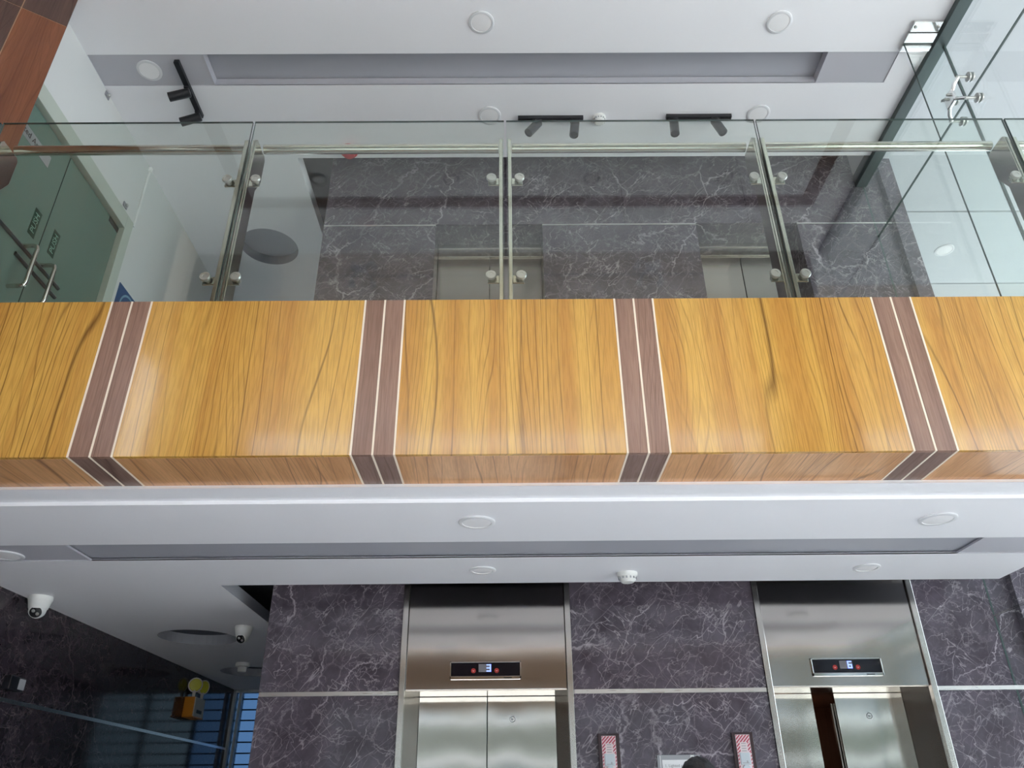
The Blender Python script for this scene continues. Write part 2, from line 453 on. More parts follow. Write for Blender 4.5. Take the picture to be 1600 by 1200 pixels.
        if parent is not None: o.parent = parent
        WL[o.name] = o0
        if bevel:
            b = o.modifiers.new('bevel', 'BEVEL'); b.width = bevel; b.segments = seg; b.limit_method = 'ANGLE'
        return o

def tag(o, label=None, cat=None, group=None, kind=None):
    if label: o['label'] = label
    if cat: o['category'] = cat
    if group: o['group'] = group
    if kind: o['kind'] = kind
    return o
def empty(name, loc, label=None, cat=None, group=None, kind=None):
    o = bpy.data.objects.new(name, None); C.objects.link(o); o.location = loc; o.empty_display_size = .1
    WL[o.name] = Vector(loc)
    return tag(o, label, cat, group, kind)
def text(name, body, size, mat, parent, loc, rot, align='LEFT', ext=.0006):
    cu = bpy.data.curves.new(name, 'FONT'); cu.body = body; cu.size = size; cu.extrude = ext; cu.align_x = align; cu.align_y = 'CENTER'
    cu.materials.append(mat); cu.resolution_u = 2
    t = bpy.data.objects.new(name, cu); C.objects.link(t)
    me = bpy.data.meshes.new_from_object(t.evaluated_get(bpy.context.evaluated_depsgraph_get()))
    bpy.data.objects.remove(t)
    o = bpy.data.objects.new(name, me); C.objects.link(o); o.parent = parent
    o.location = Vector(loc) - WL[parent.name]; o.rotation_euler = rot
    WL[o.name] = Vector(loc)
    return o
def circle(cx, cy, r, n=40): return [(cx+r*math.cos(2*PI*i/n), cy+r*math.sin(2*PI*i/n)) for i in range(n)]
def rect(x0, x1, y0, y1): return [(x0, y0), (x1, y0), (x1, y1), (x0, y1)]

ZL, ZU = 1.2+H, 4.67+H           # undersides of the two ceilings
FF = 1.93+H                      # upper floor
W = 4.95                         # face of the marble lift wall
XL, XLU, XR = -3.02, -2.93, 3.05 # lower left wall, upper left wall, right glass

# ------------------------------------------------------------------ setting: ground, floors, slabs
tag(MB().box(-40, 40, -40, -.12, -.30, -.12).build('ground', M_ground), kind='structure')
tag(MB().box(-40, 40, -.12, 40, -.30, -.12).build('ground.001', M_asphalt), kind='structure')
tag(MB().box(-3.3, 3.4, -.12, 9.2, -.12, 0).build('floor', M_floor), kind='structure')
# upper floor slab, over the lower ceiling
b = MB().box(-3.1, 2.99, 2.84, 4.98, 1.48+H, FF).box(-3.1, -1.5, 4.98, 9.1, 1.48+H, FF)
tag(b.build('floor.001', M_slab), kind='structure')
tag(MB().box(-3.05, 2.95, 2.86, 4.94, FF, FF+.012).box(-3.05, -1.52, 4.94, 9.08, FF, FF+.012).build('floor.002', M_floor), kind='structure')
# roof over everything
tag(MB().box(-3.4, 3.2, -.12, 9.3, 5.12+H, 5.4+H).build('ceiling.003', M_slab), kind='structure')

# ------------------------------------------------------------------ ceilings
# lower: band groove, two round recesses, wood edge strip
b = MB()
z = ZL
out = [(XL, 3.251), (2.96, 3.251), (2.96, 3.82), (XL, 3.82)]
b.plate_with_holes(out, [], z)
c1, c2 = circle(-2.40, 6.185, .295), circle(-2.47, 7.86, .295)
out2 = [(XL, 4.10), (2.96, 4.10), (2.96, 4.635), (-1.72, 4.635), (-1.72, 9.1), (XL, 9.1)]
b.plate_with_holes(out2, [c1, c2], z)
# edge of the ceiling along the slot in front of the lift wall
sl = MB()
sl.add([(-1.72, 4.635, z), (2.96, 4.635, z), (2.96, 4.635, z+.14), (-1.72, 4.635, z+.14)], [(0, 1, 2, 3)])
sl.add([(-1.72, 4.635, z), (-1.72, 9.1, z), (-1.72, 9.1, z+.075), (-1.72, 4.635, z+.075)], [(0, 1, 2, 3)])
b.add([(2.96, 3.13, z), (2.96, 4.635, z), (2.96, 4.635, z+.2), (2.96, 3.13, z+.2)], [(0, 1, 2, 3)])
# small step behind the wood
b.add([(XL, 3.251, z), (2.96, 3.251, z), (2.96, 3.251, z+.017), (XL, 3.251, z+.017)], [(0, 1, 2, 3)])
b.add([(XL, 3.10, z+.017), (2.96, 3.10, z+.017), (2.96, 3.251, z+.017), (XL, 3.251, z+.017)], [(0, 1, 2, 3)])
b.add([(XL, 3.113, z+.017), (2.96, 3.113, z+.017), (2.96, 3.113, z+.06), (XL, 3.113, z+.06)], [(0, 1, 2, 3)])
ceil_lo = tag(b.build('ceiling', M_ceil, fix=False), kind='structure')
sl.build('slot_edge', M_groove, ceil_lo, fix=False)
for c in (c1, c2):
    MB().ring_wall(c, z, z+.075, roof=False).build('round_recess', M_groove, ceil_lo, fix=False)
    MB().ring_wall(c, z+.074, z+.075).build('recess_roof', M_recroof, ceil_lo, fix=False)
def band(ceil, x0, x1, y0, y1, rx0, rx1, z, d):
    # flush grey band whose middle part is a deeper trough
    e = .006
    b = MB().plate_with_holes(rect(x0, rx0, y0, y1), [], z+e).plate_with_holes(rect(rx1, x1, y0, y1), [], z+e)
    for y in (y0, y1):
        b.add([(x0, y, z), (x1, y, z), (x1, y, z+e), (x0, y, z+e)], [(0, 1, 2, 3)])
    b.add([(x0, y0, z), (x0, y1, z), (x0, y1, z+e), (x0, y0, z+e)], [(0, 1, 2, 3)])
    b.add([(x1, y0, z), (x1, y1, z), (x1, y1, z+e), (x1, y0, z+e)], [(0, 1, 2, 3)])
    b.build('grey_band', M_grey, ceil, fix=False)
    b = MB()
    b.ring_wall(rect(rx0, rx1, y0, y1), z, z+d, roof=False)
    b.build('trough_side', M_grey, ceil, fix=False)
    # shadow gap, then the dark roof of the trough
    MB().box(rx0-.02, rx1+.02, y0-.02, y1+.02, z+d+.008, z+d+.03).build('trough_roof', M_grooveroof, ceil)
    MB().box(rx0-.03, rx1+.03, y0-.03, y1+.03, z+d+.03, z+d+.04).build('trough_cover', M_dark, ceil)
band(ceil_lo, XL, 2.96, 3.82, 4.10, -2.24, 2.43, ZL, .010)

# upper: runs from the front glass to the slot
b = MB(); z = ZU
XUR = 2.985
out = [(XLU, -.1), (XUR, -.1), (XUR, 4.617), (-1.69, 4.617), (-1.69, 9.1), (XLU, 9.1)]
cu = circle(-2.225, 5.745, .265)
bandh = rect(XLU+.002, 2.79, 3.63, 3.895)
b.plate_with_holes(out, [bandh, cu], z)
b.add([(-1.69, 4.617, z), (XUR, 4.617, z), (XUR, 4.617, z+.12), (-1.69, 4.617, z+.12)], [(0, 1, 2, 3)])
b.add([(-1.69, 4.617, z), (-1.69, 9.1, z), (-1.69, 9.1, z+.12), (-1.69, 4.617, z+.12)], [(0, 1, 2, 3)])
ceil_up = tag(b.build('ceiling.001', M_ceil, fix=False), kind='structure')
MB().ring_wall(cu, z, z+.10, roof=False).build('round_recess', M_groove, ceil_up, fix=False)
MB().ring_wall(cu, z+.099, z+.10).build('recess_roof', M_groove, ceil_up, fix=False)
band(ceil_up, XLU+.002, 2.79, 3.63, 3.895, -2.12, 2.285, ZU, .07)
# brown wood frame let into the ceiling over the hall (mirrored in the balustrade glass)
for (x0, x1, y0, y1) in ((-2.33, 2.72, .54, .67), (-2.33, -2.20, .67, 2.75), (2.59, 2.72, .67, 2.75)):
    MB().box(x0, x1, y0, y1, ZU-.006, ZU+.02).build('ceiling_trim_board', M_brown, ceil_up, bevel=.002)

# slot roofs over the marble wall
tag(MB().box(-1.75, 3.0, 4.60, 4.96, 5.06+H, 5.12+H).build('trim_2', M_grey), kind='structure')

# ------------------------------------------------------------------ left walls
wl = empty('wall_left', (XL, 0, 0), kind='structure')
MB().box(-3.28, XL-.035, -.12, 9.2, 0, 1.5+H).build('backing', M_shaft, wl)
ys = [-.1, 1.45, 3.0, 4.55, 6.1, 7.65, 9.1]
for y0, y1 in zip(ys, ys[1:]):
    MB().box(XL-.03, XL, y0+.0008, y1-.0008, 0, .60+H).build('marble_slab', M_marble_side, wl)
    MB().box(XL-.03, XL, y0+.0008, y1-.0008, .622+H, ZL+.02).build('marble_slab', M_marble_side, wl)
MB().box(XL-.03, XL+.004, -.1, 9.1, .60+H, .622+H).build('metal_strip', M_trim, wl)
# upper left wall with the door opening
DY0, DY1, DZ = 3.16, 4.705, 4.063+H      # outer edge of the door frame
b = MB()
b.box(-3.2, XLU, 3.152, DY0, FF, 5.1+H).box(-3.2, XLU, DY0, DY1, DZ, 5.1+H).box(-3.2, XLU, DY1, 9.1, FF, 5.1+H)
tag(b.build('wall_left.001', M_wallpaint), kind='structure')
tag(MB().box(-3.3, XL-.13, -.1, 2.84, 1.5+H, 5.1+H).build('wall_left.002', M_tile_o), kind='structure')
# corridor end walls
tag(MB().box(-3.2, -1.45, 9.1, 9.25, FF, FF+.9).box(-3.2, -1.45, 9.1, 9.25, 4.25+H, 5.1+H).box(-3.2, -2.7, 9.1, 9.25, FF+.9, 4.25+H).build('wall_back.001', M_white), kind='structure')
w4 = empty('added_light_window', (-2.1, 9.15, FF+.9), kind='structure')  # window added at the corridor end to bring daylight onto the upper ceiling
MB().box(-2.7, -1.47, 9.12, 9.18, FF+.9, FF+.95).box(-2.7, -1.47, 9.12, 9.18, 4.20+H, 4.25+H).box(-2.7, -2.65, 9.12, 9.18, FF+.95, 4.20+H).build('window_frame', M_winframe, w4)
MB().box(-2.65, -1.47, 9.145, 9.155, FF+.95, 4.20+H).build('glass_pane', M_front, w4)

# ------------------------------------------------------------------ marble lift wall (the core)
wb_ = empty('wall_back', (0, W, 0), kind='structure')
CL, CR = -1.50, 3.32
LE, RE = (-.661, .388), (1.553, 2.578)         # lower lift frames, outer
UE, UF = (-.578, .302), (1.572, 2.412)         # upper openings in the marble
b = MB()
top = 5.06+H
b.box(CL+.03, CL+.15, W+.03, 9.1, 0, top)               # corridor side of the core
b.box(CL+.03, CR, 6.9, 7.0, 0, top)                     # back
b.box(CR-.1, CR, W+.05, 6.9, 0, top)                    # right side
b.box(.90, .98, 5.35, 6.9, 0, top)                      # wall between the shafts
for x0, x1 in ((CL+.03, LE[0]), (LE[1], RE[0]), (RE[1], CR-.1)):
    b.box(x0, x1, W+.03, W+.34, 0, 1.5+H)
for x0, x1 in ((CL+.03, UE[0]-.03), (UE[1]+.03, UF[0]-.03), (UF[1]+.03, CR-.1)):
    b.box(x0, x1, W+.03, W+.34, 1.5+H, 4.3+H)
b.box(CL+.03, CR-.1, W+.03, W+.34, 4.3+H, top)
b.box(CL+.03, CR-.1, W+.03, 6.9, 1.45+H, FF-.01)
b.box(CL+.03, CR-.1, W+.03, 6.9, top-.05, top)
b.build('core', M_shaft, wb_)
def slab(x0, x1, z0, z1, y0=W, y1=W+.03, m=M_marble):
    return MB().box(x0, x1, y0, y1, z0, z1).build('marble_slab', m, wb_, bevel=.0012, seg=1)
t0, t1 = .614+H, .638+H
for x0, x1 in ((CL, LE[0]-.001), (LE[1]+.001, RE[0]-.001), (RE[1]+.001, 3.2)):
    slab(x0, x1, 0, t0); slab(x0, x1, t1, 1.47+H)
    MB().box(x0+.004, x1-.004, W-.004, W+.03, t0, t1).build('metal_strip', M_trim, wb_)
u0, u1 = 4.236+H, 4.248+H
bays = ((CL, UE[0]), (UE[1], UF[0]), (UF[1], 3.2))
for x0, x1 in bays:
    slab(x0, x1, 1.93+H, u0)
    MB().box(x0, x1, W-.003, W+.03, u0, u1).build('metal_strip', M_trim, wb_)
# one course of marble above the lifts, jointed
for x0, x1 in ((CL, -.02), (-.018, .985), (.987, 2.02), (2.022, 3.2)):
    slab(x0, x1, u1+.0005, top)
# marble reveals of the upper openings
for x0, x1 in (UE, UF):
    MB().box(x0-.03, x0, W+.03, W+.27, FF, u1).build('marble_reveal', M_marble, wb_)
    MB().box(x1, x1+.03, W+.03, W+.27, FF, u1).build('marble_reveal', M_marble, wb_)
    MB().box(x0, x1, W+.03, W+.27, u0+.012, u1+.03).build('marble_reveal', M_marble, wb_)
# corridor-side slabs and the right pilaster
for z0, z1 in ((0, t0), (t1, 1.47+H), (1.93+H, top)):
    MB().box(CL, CL+.03, W+.03, 9.1, z0, z1).build('marble_slab', M_marble, wb_)
    MB().box(3.2, CR, W-.055, W+.03, z0, z1).build('marble_slab', M_marble, wb_, bevel=.002)

# ------------------------------------------------------------------ lifts
def seven_seg(ch, x, z, w, h, t, y, parent):
    segs = {'3': 'abgcd', '6': 'afgedc'}[ch]
    R = dict(a=(0, w, h-t, h), g=(0, w, h/2-t/2, h/2+t/2), d=(0, w, 0, t), b=(w-t, w, h/2, h), c=(w-t, w, 0, h/2), f=(0, t, h/2, h), e=(0, t, 0, h/2))
    b = MB()
    for s in segs:
        a = R[s]; b.box(x+a[0], x+a[1], y-.0016, y, z+a[2], z+a[3])
    return b.build('digit', M_digit, parent)
def display(xc, w, z0, z1, digit, parent, y):
    fr = MB()
    t = .007
    fr.box(xc-w/2, xc+w/2, y-.012, y, z1-t, z1).box(xc-w/2, xc+w/2, y-.012, y, z0, z0+t*2.6)
    fr.box(xc-w/2, xc-w/2+t, y-.012, y, z0, z1).box(xc+w/2-t, xc+w/2, y-.012, y, z0, z1)
    f = fr.build('display_frame', M_chrome, parent, bevel=.001)
    MB().box(xc-w/2+t, xc+w/2-t, y-.007, y-.001, z0+t*2.6, z1-t).build('screen', M_screen, f)
    lx0, lx1 = xc-.042, xc+.036
    MB().box(lx0, lx1, y-.0085, y-.007, z0+.042, z1-.016).build('lcd', M_lcd, f)
    seven_seg(digit, xc+.006, z0+.044, .027, (z1-.018)-(z0+.044), .0065, y-.0085, f)
    for sx, nm in ((-.073, 1), (.068, 2)):
        MB().cyl((xc+sx, y-.0085, z0+.05), (xc+sx, y-.007, z0+.05), .014, n=20).build('arrow_lamp', M_redlamp, f)
        mk = MB().prism([(xc+sx-.007, z0+.053), (xc+sx, z0+.045), (xc+sx+.007, z0+.053), (xc+sx, z0+.049)], 'y', y-.0095, y-.0085)
        mk.build('arrow', M_digit if False else M_whitestripe, f)
    MB().box(xc+.11, xc+.16, y-.0125, y-.012, z0+.006, z0+.011).build('small_print', M_ink, f)

def lift_lower(x0, x1, label, digit, leaf_l, leaf_r, emblem, car):
    """x0,x1 outer frame; leaves given as (left, right) at the door plane"""
    xc = (x0+x1)/2
    root = empty('elevator', (xc, W+.1, 0), label, 'elevator', 'elevators on the ground floor')
    fw = .035
    ztop = 1.46+H; zt = .644+H
    for a, b_ in ((x0, x0+fw), (x1-fw, x1)):
        MB().box(a, b_, W-.012, W+.03, 0, ztop).build('frame', M_frame, root, bevel=.002)
    i0, i1 = x0+fw, x1-fw
    # transom: steel sheet over the door, faintly bowed
    tr = MB(); n = 12
    tr.box(i0+.002, i1-.002, W+.006, W+.31, zt, ztop)
    t = tr.build('transom', M_steel, root, bevel=.003)
    MB().box(i0+.002, i1-.002, W+.03, W+.30, zt-.004, zt).build('door_soffit', M_jamb, root)
    display(xc-.005, .432, .700+H, .804+H, digit, t, W+.006)
    # splayed jambs
    yd = W+.29
    d0, d1 = xc-.432, xc+.432
    MB().prism([(i0, W+.03), (d0, yd), (d0, yd+.08), (i0, yd+.08)], 'z', 0, zt).build('jamb', M_jamb, root)
    MB().prism([(i1, W+.03), (i1, yd+.08), (d1, yd+.08), (d1, yd)], 'z', 0, zt).build('jamb', M_jamb, root)
    for (a, b_), nm in ((leaf_l, 0), (leaf_r, 1)):
        lf = MB().box(a, b_, yd+.006, yd+.036, .01, zt-.006).build('door_leaf', M_door, root, bevel=.002)
        if nm == 1:
            ex = emblem
            ring = MB()
            k = 20
            for i in range(k):
                a0, a1 = 2*PI*i/k, 2*PI*(i+1)/k
                ring.add([(ex+r*math.cos(t_), yd+.005, .505+H+r*math.sin(t_)) for r in (.015, .0185) for t_ in (a0, a1)], [(0, 1, 3, 2)])
            ring.box(ex-.006, ex+.006, yd+.0045, yd+.006, .502+H, .506+H).box(ex-.006, ex-.003, yd+.0045, yd+.006, .497+H, .513+H)
            ring.build('emblem', M_vent, lf)
    if car:
        c = MB()
        c.box(xc-.52, xc-.50, yd+.06, 6.6, 0, zt-.02).box(xc+.50, xc+.52, yd+.06, 6.6, 0, zt-.02).box(xc-.52, xc+.52, 6.6, 6.62, 0, zt+.2)
        c.box(xc-.52, xc+.52, yd+.06, 6.6, -.01, .0)
        c.build('car', M_car, root)
        pl = bpy.data.lights.new('car_lamp', 'POINT'); pl.energy = .45; pl.color = (1, .72, .55); pl.shadow_soft_size = .12
        po = bpy.data.objects.new('car_lamp', pl); C.objects.link(po); po.location = (xc-.05, 6.1, 2.0); po['kind'] = 'helper'
        MB().box(xc-.5, xc+.5, yd+.07, 6.6, zt+.05, zt+.07).build('car_ceiling', M_car, root)
        MB().box(leaf_r[0]-.012, leaf_r[0]+.2, yd+.05, yd+.075, .01, zt-.06).build('car_door', M_jamb, root, bevel=.002)
    return root
xc1 = (LE[0]+LE[1])/2; xc2 = (RE[0]+RE[1])/2
lift_lower(*LE, 'closed stainless steel elevator with blue 3 on its black floor display', '3', (xc1-.43, xc1-.003), (xc1+.001, xc1+.43), xc1+.225*.7, False)
lift_lower(*RE, 'stainless steel elevator with doors slightly open and blue 6 on its display', '6', (xc2-.46, 1.922), (2.062, xc2+.43), 2.262, True)

def lift_upper(x0, x1, label):
    xc = (x0+x1)/2
    root = empty('elevator', (xc, W+.3, FF), label, 'elevator', 'elevators on the upper floor')
    yd = W+.255
    MB().box(x0, x1, yd, yd+.05, 4.205+H, u0+.012).build('header_strip', M_frame, root, bevel=.003)
    MB().box(x0, x1, yd+.012, yd+.05, 4.125+H, 4.203+H).build('header', M_steel, root, bevel=.003)
    for a, b_ in ((x0+.002, xc-.003), (xc+.003, x1-.002)):
        MB().box(a, b_, yd+.03, yd+.06, FF+.005, 4.123+H).build('door_leaf', M_jamb, root, bevel=.002)
    return root
lift_upper(*UE, 'elevator doors recessed in marble upstairs, directly above the closed lower elevator')
lift_upper(*UF, 'elevator doors recessed in marble upstairs, above the half-open lower elevator')

# ------------------------------------------------------------------ balcony front clad in wood
FY, FT, FB, FK = 2.8, 1.9765+H, 1.2347+H, 3.112
fas = empty('balcony_fascia', (0, FY, FB), 'long balcony front clad in yellow wood panels with brown double strips', 'fascia')
strips = [(-1.730, -1.6431, -1.5567), (-.6187, -.5325, -.4466), (.4762, .5605, .6455), (1.6124, 1.699, 1.786)]
X0, X1 = XL, 2.99
j = .004
edges = [X0]
th = .02
def fpanel(x0, x1, mf, ms, nf, ns):
    MB().box(x0, x1, FY, FY+th, FB, FT).build(nf, mf, fas, bevel=.0015)
    MB().box(x0, x1, FY+th, FK, FB, FB+th).build(ns, ms, fas, bevel=.0012)
def fjoint(x):
    MB().box(x-j, x+j, FY-.001, FY+th, FB-.001, FT).build('joint_strip', M_joint, fas)
    MB().box(x-j, x+j, FY+th, FK, FB-.001, FB+th).build('joint_strip', M_joint, fas)
cur = X0
for a, m_, b_ in strips:
    fpanel(cur, a-j, M_yel_f, M_yel_s, 'front_panel', 'soffit_panel')
    fjoint(a); fpanel(a+j, m_-j, M_brn_f, M_brn_s, 'accent_strip', 'soffit_accent_strip')
    fjoint(m_); fpanel(m_+j, b_-j, M_brn_f, M_brn_s, 'accent_strip', 'soffit_accent_strip')
    fjoint(b_); cur = b_+j
fpanel(cur, X1, M_yel_f, M_yel_s, 'front_panel', 'soffit_panel')
MB().box(X0, X1, FY+th, 3.06, FT-.03, FT-.002).build('top_board', M_yel_s, fas)

# ------------------------------------------------------------------ balustrade
rail = empty('glass_balustrade', (0, 2.9, FF), 'frameless glass balustrade with steel posts and handrail above the wood balcony front', 'railing')
GY = 2.87
gx = [-2.93, -2.62, -1.31, 0, 1.31, 2.62, 2.985]
def pane(x0, x1, y0, y1, z0, z1, m, parent, name='glass_pane', edge_axis='y'):
    b = MB().box(x0, x1, y0, y1, z0, z1)
    # the two big faces are glass, the four edges show the green edge of the sheet
    ax = {'y': (2, 3), 'x': (4, 5), 'z': (0, 1)}[edge_axis]
    b.mi = [0 if i in ax else 1 for i in range(6)]
    return b.build(name, [m, M_edge], parent)
for x0, x1 in zip(gx, gx[1:]):
    pane(x0+.006, x1-.006, GY, GY+.012, 1.995+H, 3.165+H, M_glass, rail)
HY, HZ = 3.0, 3.098+H
for px in (-2.635, -1.318, 0, 1.318, 2.635):
    for s in (-1, 1):
        xx = px+s*.022
        prof = [(2.895, FT), (2.995, FT), (2.995, 2.80+H), (3.045, 2.90+H), (3.045, 3.055+H), (3.03, 3.075+H), (2.91, 3.075+H), (2.895, 3.055+H)]
        po = MB().prism(prof, 'x', xx-.009, xx+.009).build('post', M_rail, rail, bevel=.002)
        for hz in (2.775, 2.17):
            bx = px+s*.070
            MB().box(min(xx+s*.009, bx+s*.016), max(xx+s*.009, bx+s*.016), 2.90, 2.909, hz-.032+H, hz+.014+H).build('bracket', M_rail, po, bevel=.003)
            MB().lathe((bx, 2.91, hz+H), (0, -1, 0), [(-.012, .014), (.024, .0145), (.0245, .025), (.033, .025), (.037, .022), (.0372, .012), (.035, .011), (.035, .0)], 20).build('glass_button', M_button, po, smooth=True)
for x0, x1 in zip((-2.88, -2.635, -1.318, 0, 1.318, 2.635), (-2.635, -1.318, 0, 1.318, 2.635, 2.975)):
    a = x0+(.035 if x0 > -2.8 else 0); c = x1-(.035 if x1 < 2.9 else 0)
    MB().tube([(a, HY, HZ), (c, HY, HZ)], .026, 20).build('handrail', M_rail, rail, smooth=True)

# ------------------------------------------------------------------ wood pilaster, upper left
E0 = Vector((-2.735, 3.15, 0)); uu = Vector((-.84, -.54, 0)).normalized(); nn = Vector((uu.y, -uu.x, 0))
if nn.y > 0: nn = -nn
pil = empty('wood_pilaster', (-2.85, 3.1, FF), 'tall pilaster of orange and dark brown wood tiles left of glass door', 'pilaster')
def onface(t, d): return E0+uu*t+nn*d
def fquad(b, t0, t1, d0, d1, z0, z1):
    p = [onface(t0, d0), onface(t1, d0), onface(t1, d1), onface(t0, d1)]
    vs = [(q.x, q.y, z0) for q in p]+[(q.x, q.y, z1) for q in p]
    return b.add(vs, [(3, 2, 1, 0), (4, 5, 6, 7), (0, 1, 5, 4), (1, 2, 6, 5), (2, 3, 7, 6), (3, 0, 4, 7)])
p0, p1 = onface(.005, -.0025), onface(.50, -.0025)
MB().prism([(p0.x, p0.y), (p1.x, p1.y), (-3.16, 3.15), (-2.74, 3.152)], 'z', FT, ZU+.05).build('core', M_tilejoint, pil)
rows = [FF, .8+FF, 4.317+H-.9, 4.317+H-.003]
tz = [(FT, 3.06+H), (3.065+H, 4.3145+H), (4.3195+H, ZU+.04)]
for i, (z0, z1) in enumerate(tz):
    m1 = (M_tile_d, M_tile_o, M_tile_d)[i]
    fquad(MB(), 0, .244, -.012, 0, z0, z1).build('wood_tile', m1, pil, bevel=.001)
    fquad(MB(), .250, .50, -.012, 0, z0, z1).build('wood_tile', M_tile_d, pil, bevel=.001)

# ------------------------------------------------------------------ glass door on the upper left wall
K = .9702
dr = empty('door_1', (XLU, 3.9, FF), kind='structure')
b = MB()
fo = XLU+.012
b.box(-3.12, fo, DY1-.10, DY1, FF, DZ).box(-3.12, fo, DY0, DY0+.05, FF, DZ).box(-3.12, fo, DY0+.05, DY1-.10, DZ-.125, DZ)
b.build('door_frame', M_doorframe, dr, bevel=.003)
gx0 = XLU-.035
SE = 3.874
zt = DZ-.13
for y0, y1 in ((DY0+.052, SE-.004), (SE+.004, DY1-.102)):
    b = MB().box(gx0-.012, gx0, y0, y1, FF+.01, zt); b.mi = [0 if i in (4, 5) else 1 for i in range(6)]
    b.build('door_leaf', [M_frost, M_edge], dr)
MB().box(gx0-.016, gx0+.004, 4.60*K, 4.755*K, zt-.045, zt).build('patch_hinge', M_darkbar, dr, bevel=.002)
# room behind the door
b = MB().box(-5.2, -5.1, 2.9, 5.0, FF, 5.0+H).box(-5.2, -3.2, 2.9, 3.0, FF, 5.0+H).box(-5.2, -3.2, 4.9, 5.0, FF, 5.0+H).box(-5.2, -3.2, 2.9, 5.0, 4.6+H, 4.7+H).box(-5.2, -3.2, 2.9, 5.0, FF-.05, FF)
tag(b.build('wall_left.003', plain('side_room_paint', (.30, .36, .33), .7)), kind='structure')
# D handles
for yc, zt_, zb_ in ((3.742, 3.062, 2.76), (3.945, 3.07, 2.77)):
    xh = gx0+.10
    yo = yc
    pts = [(gx0, yo, zt_+H), (xh-.03, yo, zt_+H), (xh-.008, yo, zt_-.008+H), (xh, yo, zt_-.03+H), (xh, yo, zb_+.03+H), (xh-.008, yo, zb_+.008+H), (xh-.03, yo, zb_+H), (gx0, yo, zb_+H)]
    MB().tube(pts, .0135, 12).build('pull_handle', M_rail, dr, smooth=True)
for y0, y1, h_ in ((3.40, 4.17, 3.05), (3.70, 4.165, 2.975)):  # thin dark rods imitating dark reflections and shadow lines on the door glass
    MB().tube([(gx0+.004, y0, h_+H), (gx0+.004, y1, h_+H)], .013, 10).build('dark_reflection', M_darkbar, dr, smooth=True)
# push/pull stickers
for yc, h0, h1 in ((3.773, 3.17, 3.367), (3.995, 3.19, 3.378)):
    st = MB().box(gx0, gx0+.0015, yc-.036, yc+.036, h0+H, h1+H).build('door_sticker', M_green, dr)
    text('sticker_lettering', 'PUSH', .062, M_greenmark, st, (gx0+.002, yc, (h0+h1)/2+H), (0, -PI/2, PI), 'CENTER')
sg = MB().box(gx0, gx0+.002, 3.22*K+.02, 3.82*K, 3.785*K+H, 3.875*K+H).build('door_sign', M_signwhite, dr)
text('sign_lettering', 'Restricted Area', .060, M_ink, sg, (gx0+.0025, 3.335*K, 3.832*K+H), (PI/2, 0, PI/2), 'LEFT')

# blue sign, white cable and small clips on that wall
bs = empty('wall_sign', (XLU, 5.05*K, 3.5*K+H), 'square blue sign with pale ring on white wall right of glass door', 'sign')
MB().box(XLU, XLU+.006, 4.905*K, 5.30*K, 3.30*K+H, 3.648*K+H).build('plate', M_bluesign, bs)
b = MB(); cy, cz = 5.085*K, 3.50*K+H
for i in range(28):
    a0, a1 = 2*PI*i/28, 2*PI*(i+1)/28
    b.add([(XLU+.007, cy+r*math.cos(t), cz+r*math.sin(t)) for r in (.105, .122) for t in (a0, a1)], [(0, 1, 3, 2)])
b.build('ring', M_bluelight, bs)
text('symbol', 'S', .15, M_bluelight, bs, (XLU+.0075, cy, cz), (PI/2, 0, PI/2), 'CENTER')
cb = empty('wall_cable', (XLU+.01, 4.715, DZ), 'thin white cable running down white wall to door frame corner', 'cable')
MB().tube([(XLU+.008, 4.715, DZ-.02), (XLU+.008, 4.715, ZU-.03)], .009, 8).build('cable', M_plastic, cb, smooth=True)
MB().box(XLU, XLU+.022, 4.70, 4.73, ZU-.05, ZU-.005).build('cable_clip', M_plastic, cb, bevel=.003)
def clip(x, y, z, label):
    r = empty('wall_clip', (x, y, z), label, 'clip', 'small grey clips near the glass door')
    MB().box(x, x+.008, y-.03, y+.03, z-.02, z+.02).build('plate', M_vent, r, bevel=.003)
    MB().lathe((x+.008, y, z), (1, 0, 0), [(0, .013), (.014, .013), (.018, .008)], 14).build('stud', M_button, r, smooth=True)
clip(XLU, 3.955, ZU-.03, 'tiny grey clip on white wall just under upper ceiling beside grey band')
clip(XLU, 4.683*K, 4.234*K+H, 'tiny grey clip on white wall right above corner of glass door frame')
clip(XLU, 4.36, 4.50+H, 'tiny grey clip on white wall seen just below the steel handrail')

# ------------------------------------------------------------------ right glass wall
gw = empty('window_2', (XR, 2.4, 0), kind='structure')
FYN = 3.553
zj = [0.02, 2.55, 4.095+H, ZU+.06]
yj = [-.09, 1.73, FYN, 4.953]
for y0, y1 in zip(yj, yj[1:]):
    for z0, z1 in zip(zj, zj[1:]):
        pane(XR, XR+.012, y0+.005, y1-.005, z0+.004, z1-.004, M_clear, gw, edge_axis='x')
pane(2.781, XR-.004, FYN-.007, FYN+.007, 2.2+H, 4.652+H, M_clear, gw, 'glass_fin')
MB().box(2.985, 3.075, -.09, 4.94, ZU-.045, ZU+.08).build('ceiling_channel', M_track, gw, bevel=.003)
MB().box(2.99, 3.10, -.09, 4.94, ZU+.08, 5.12+H).build('bulkhead', M_white, gw)
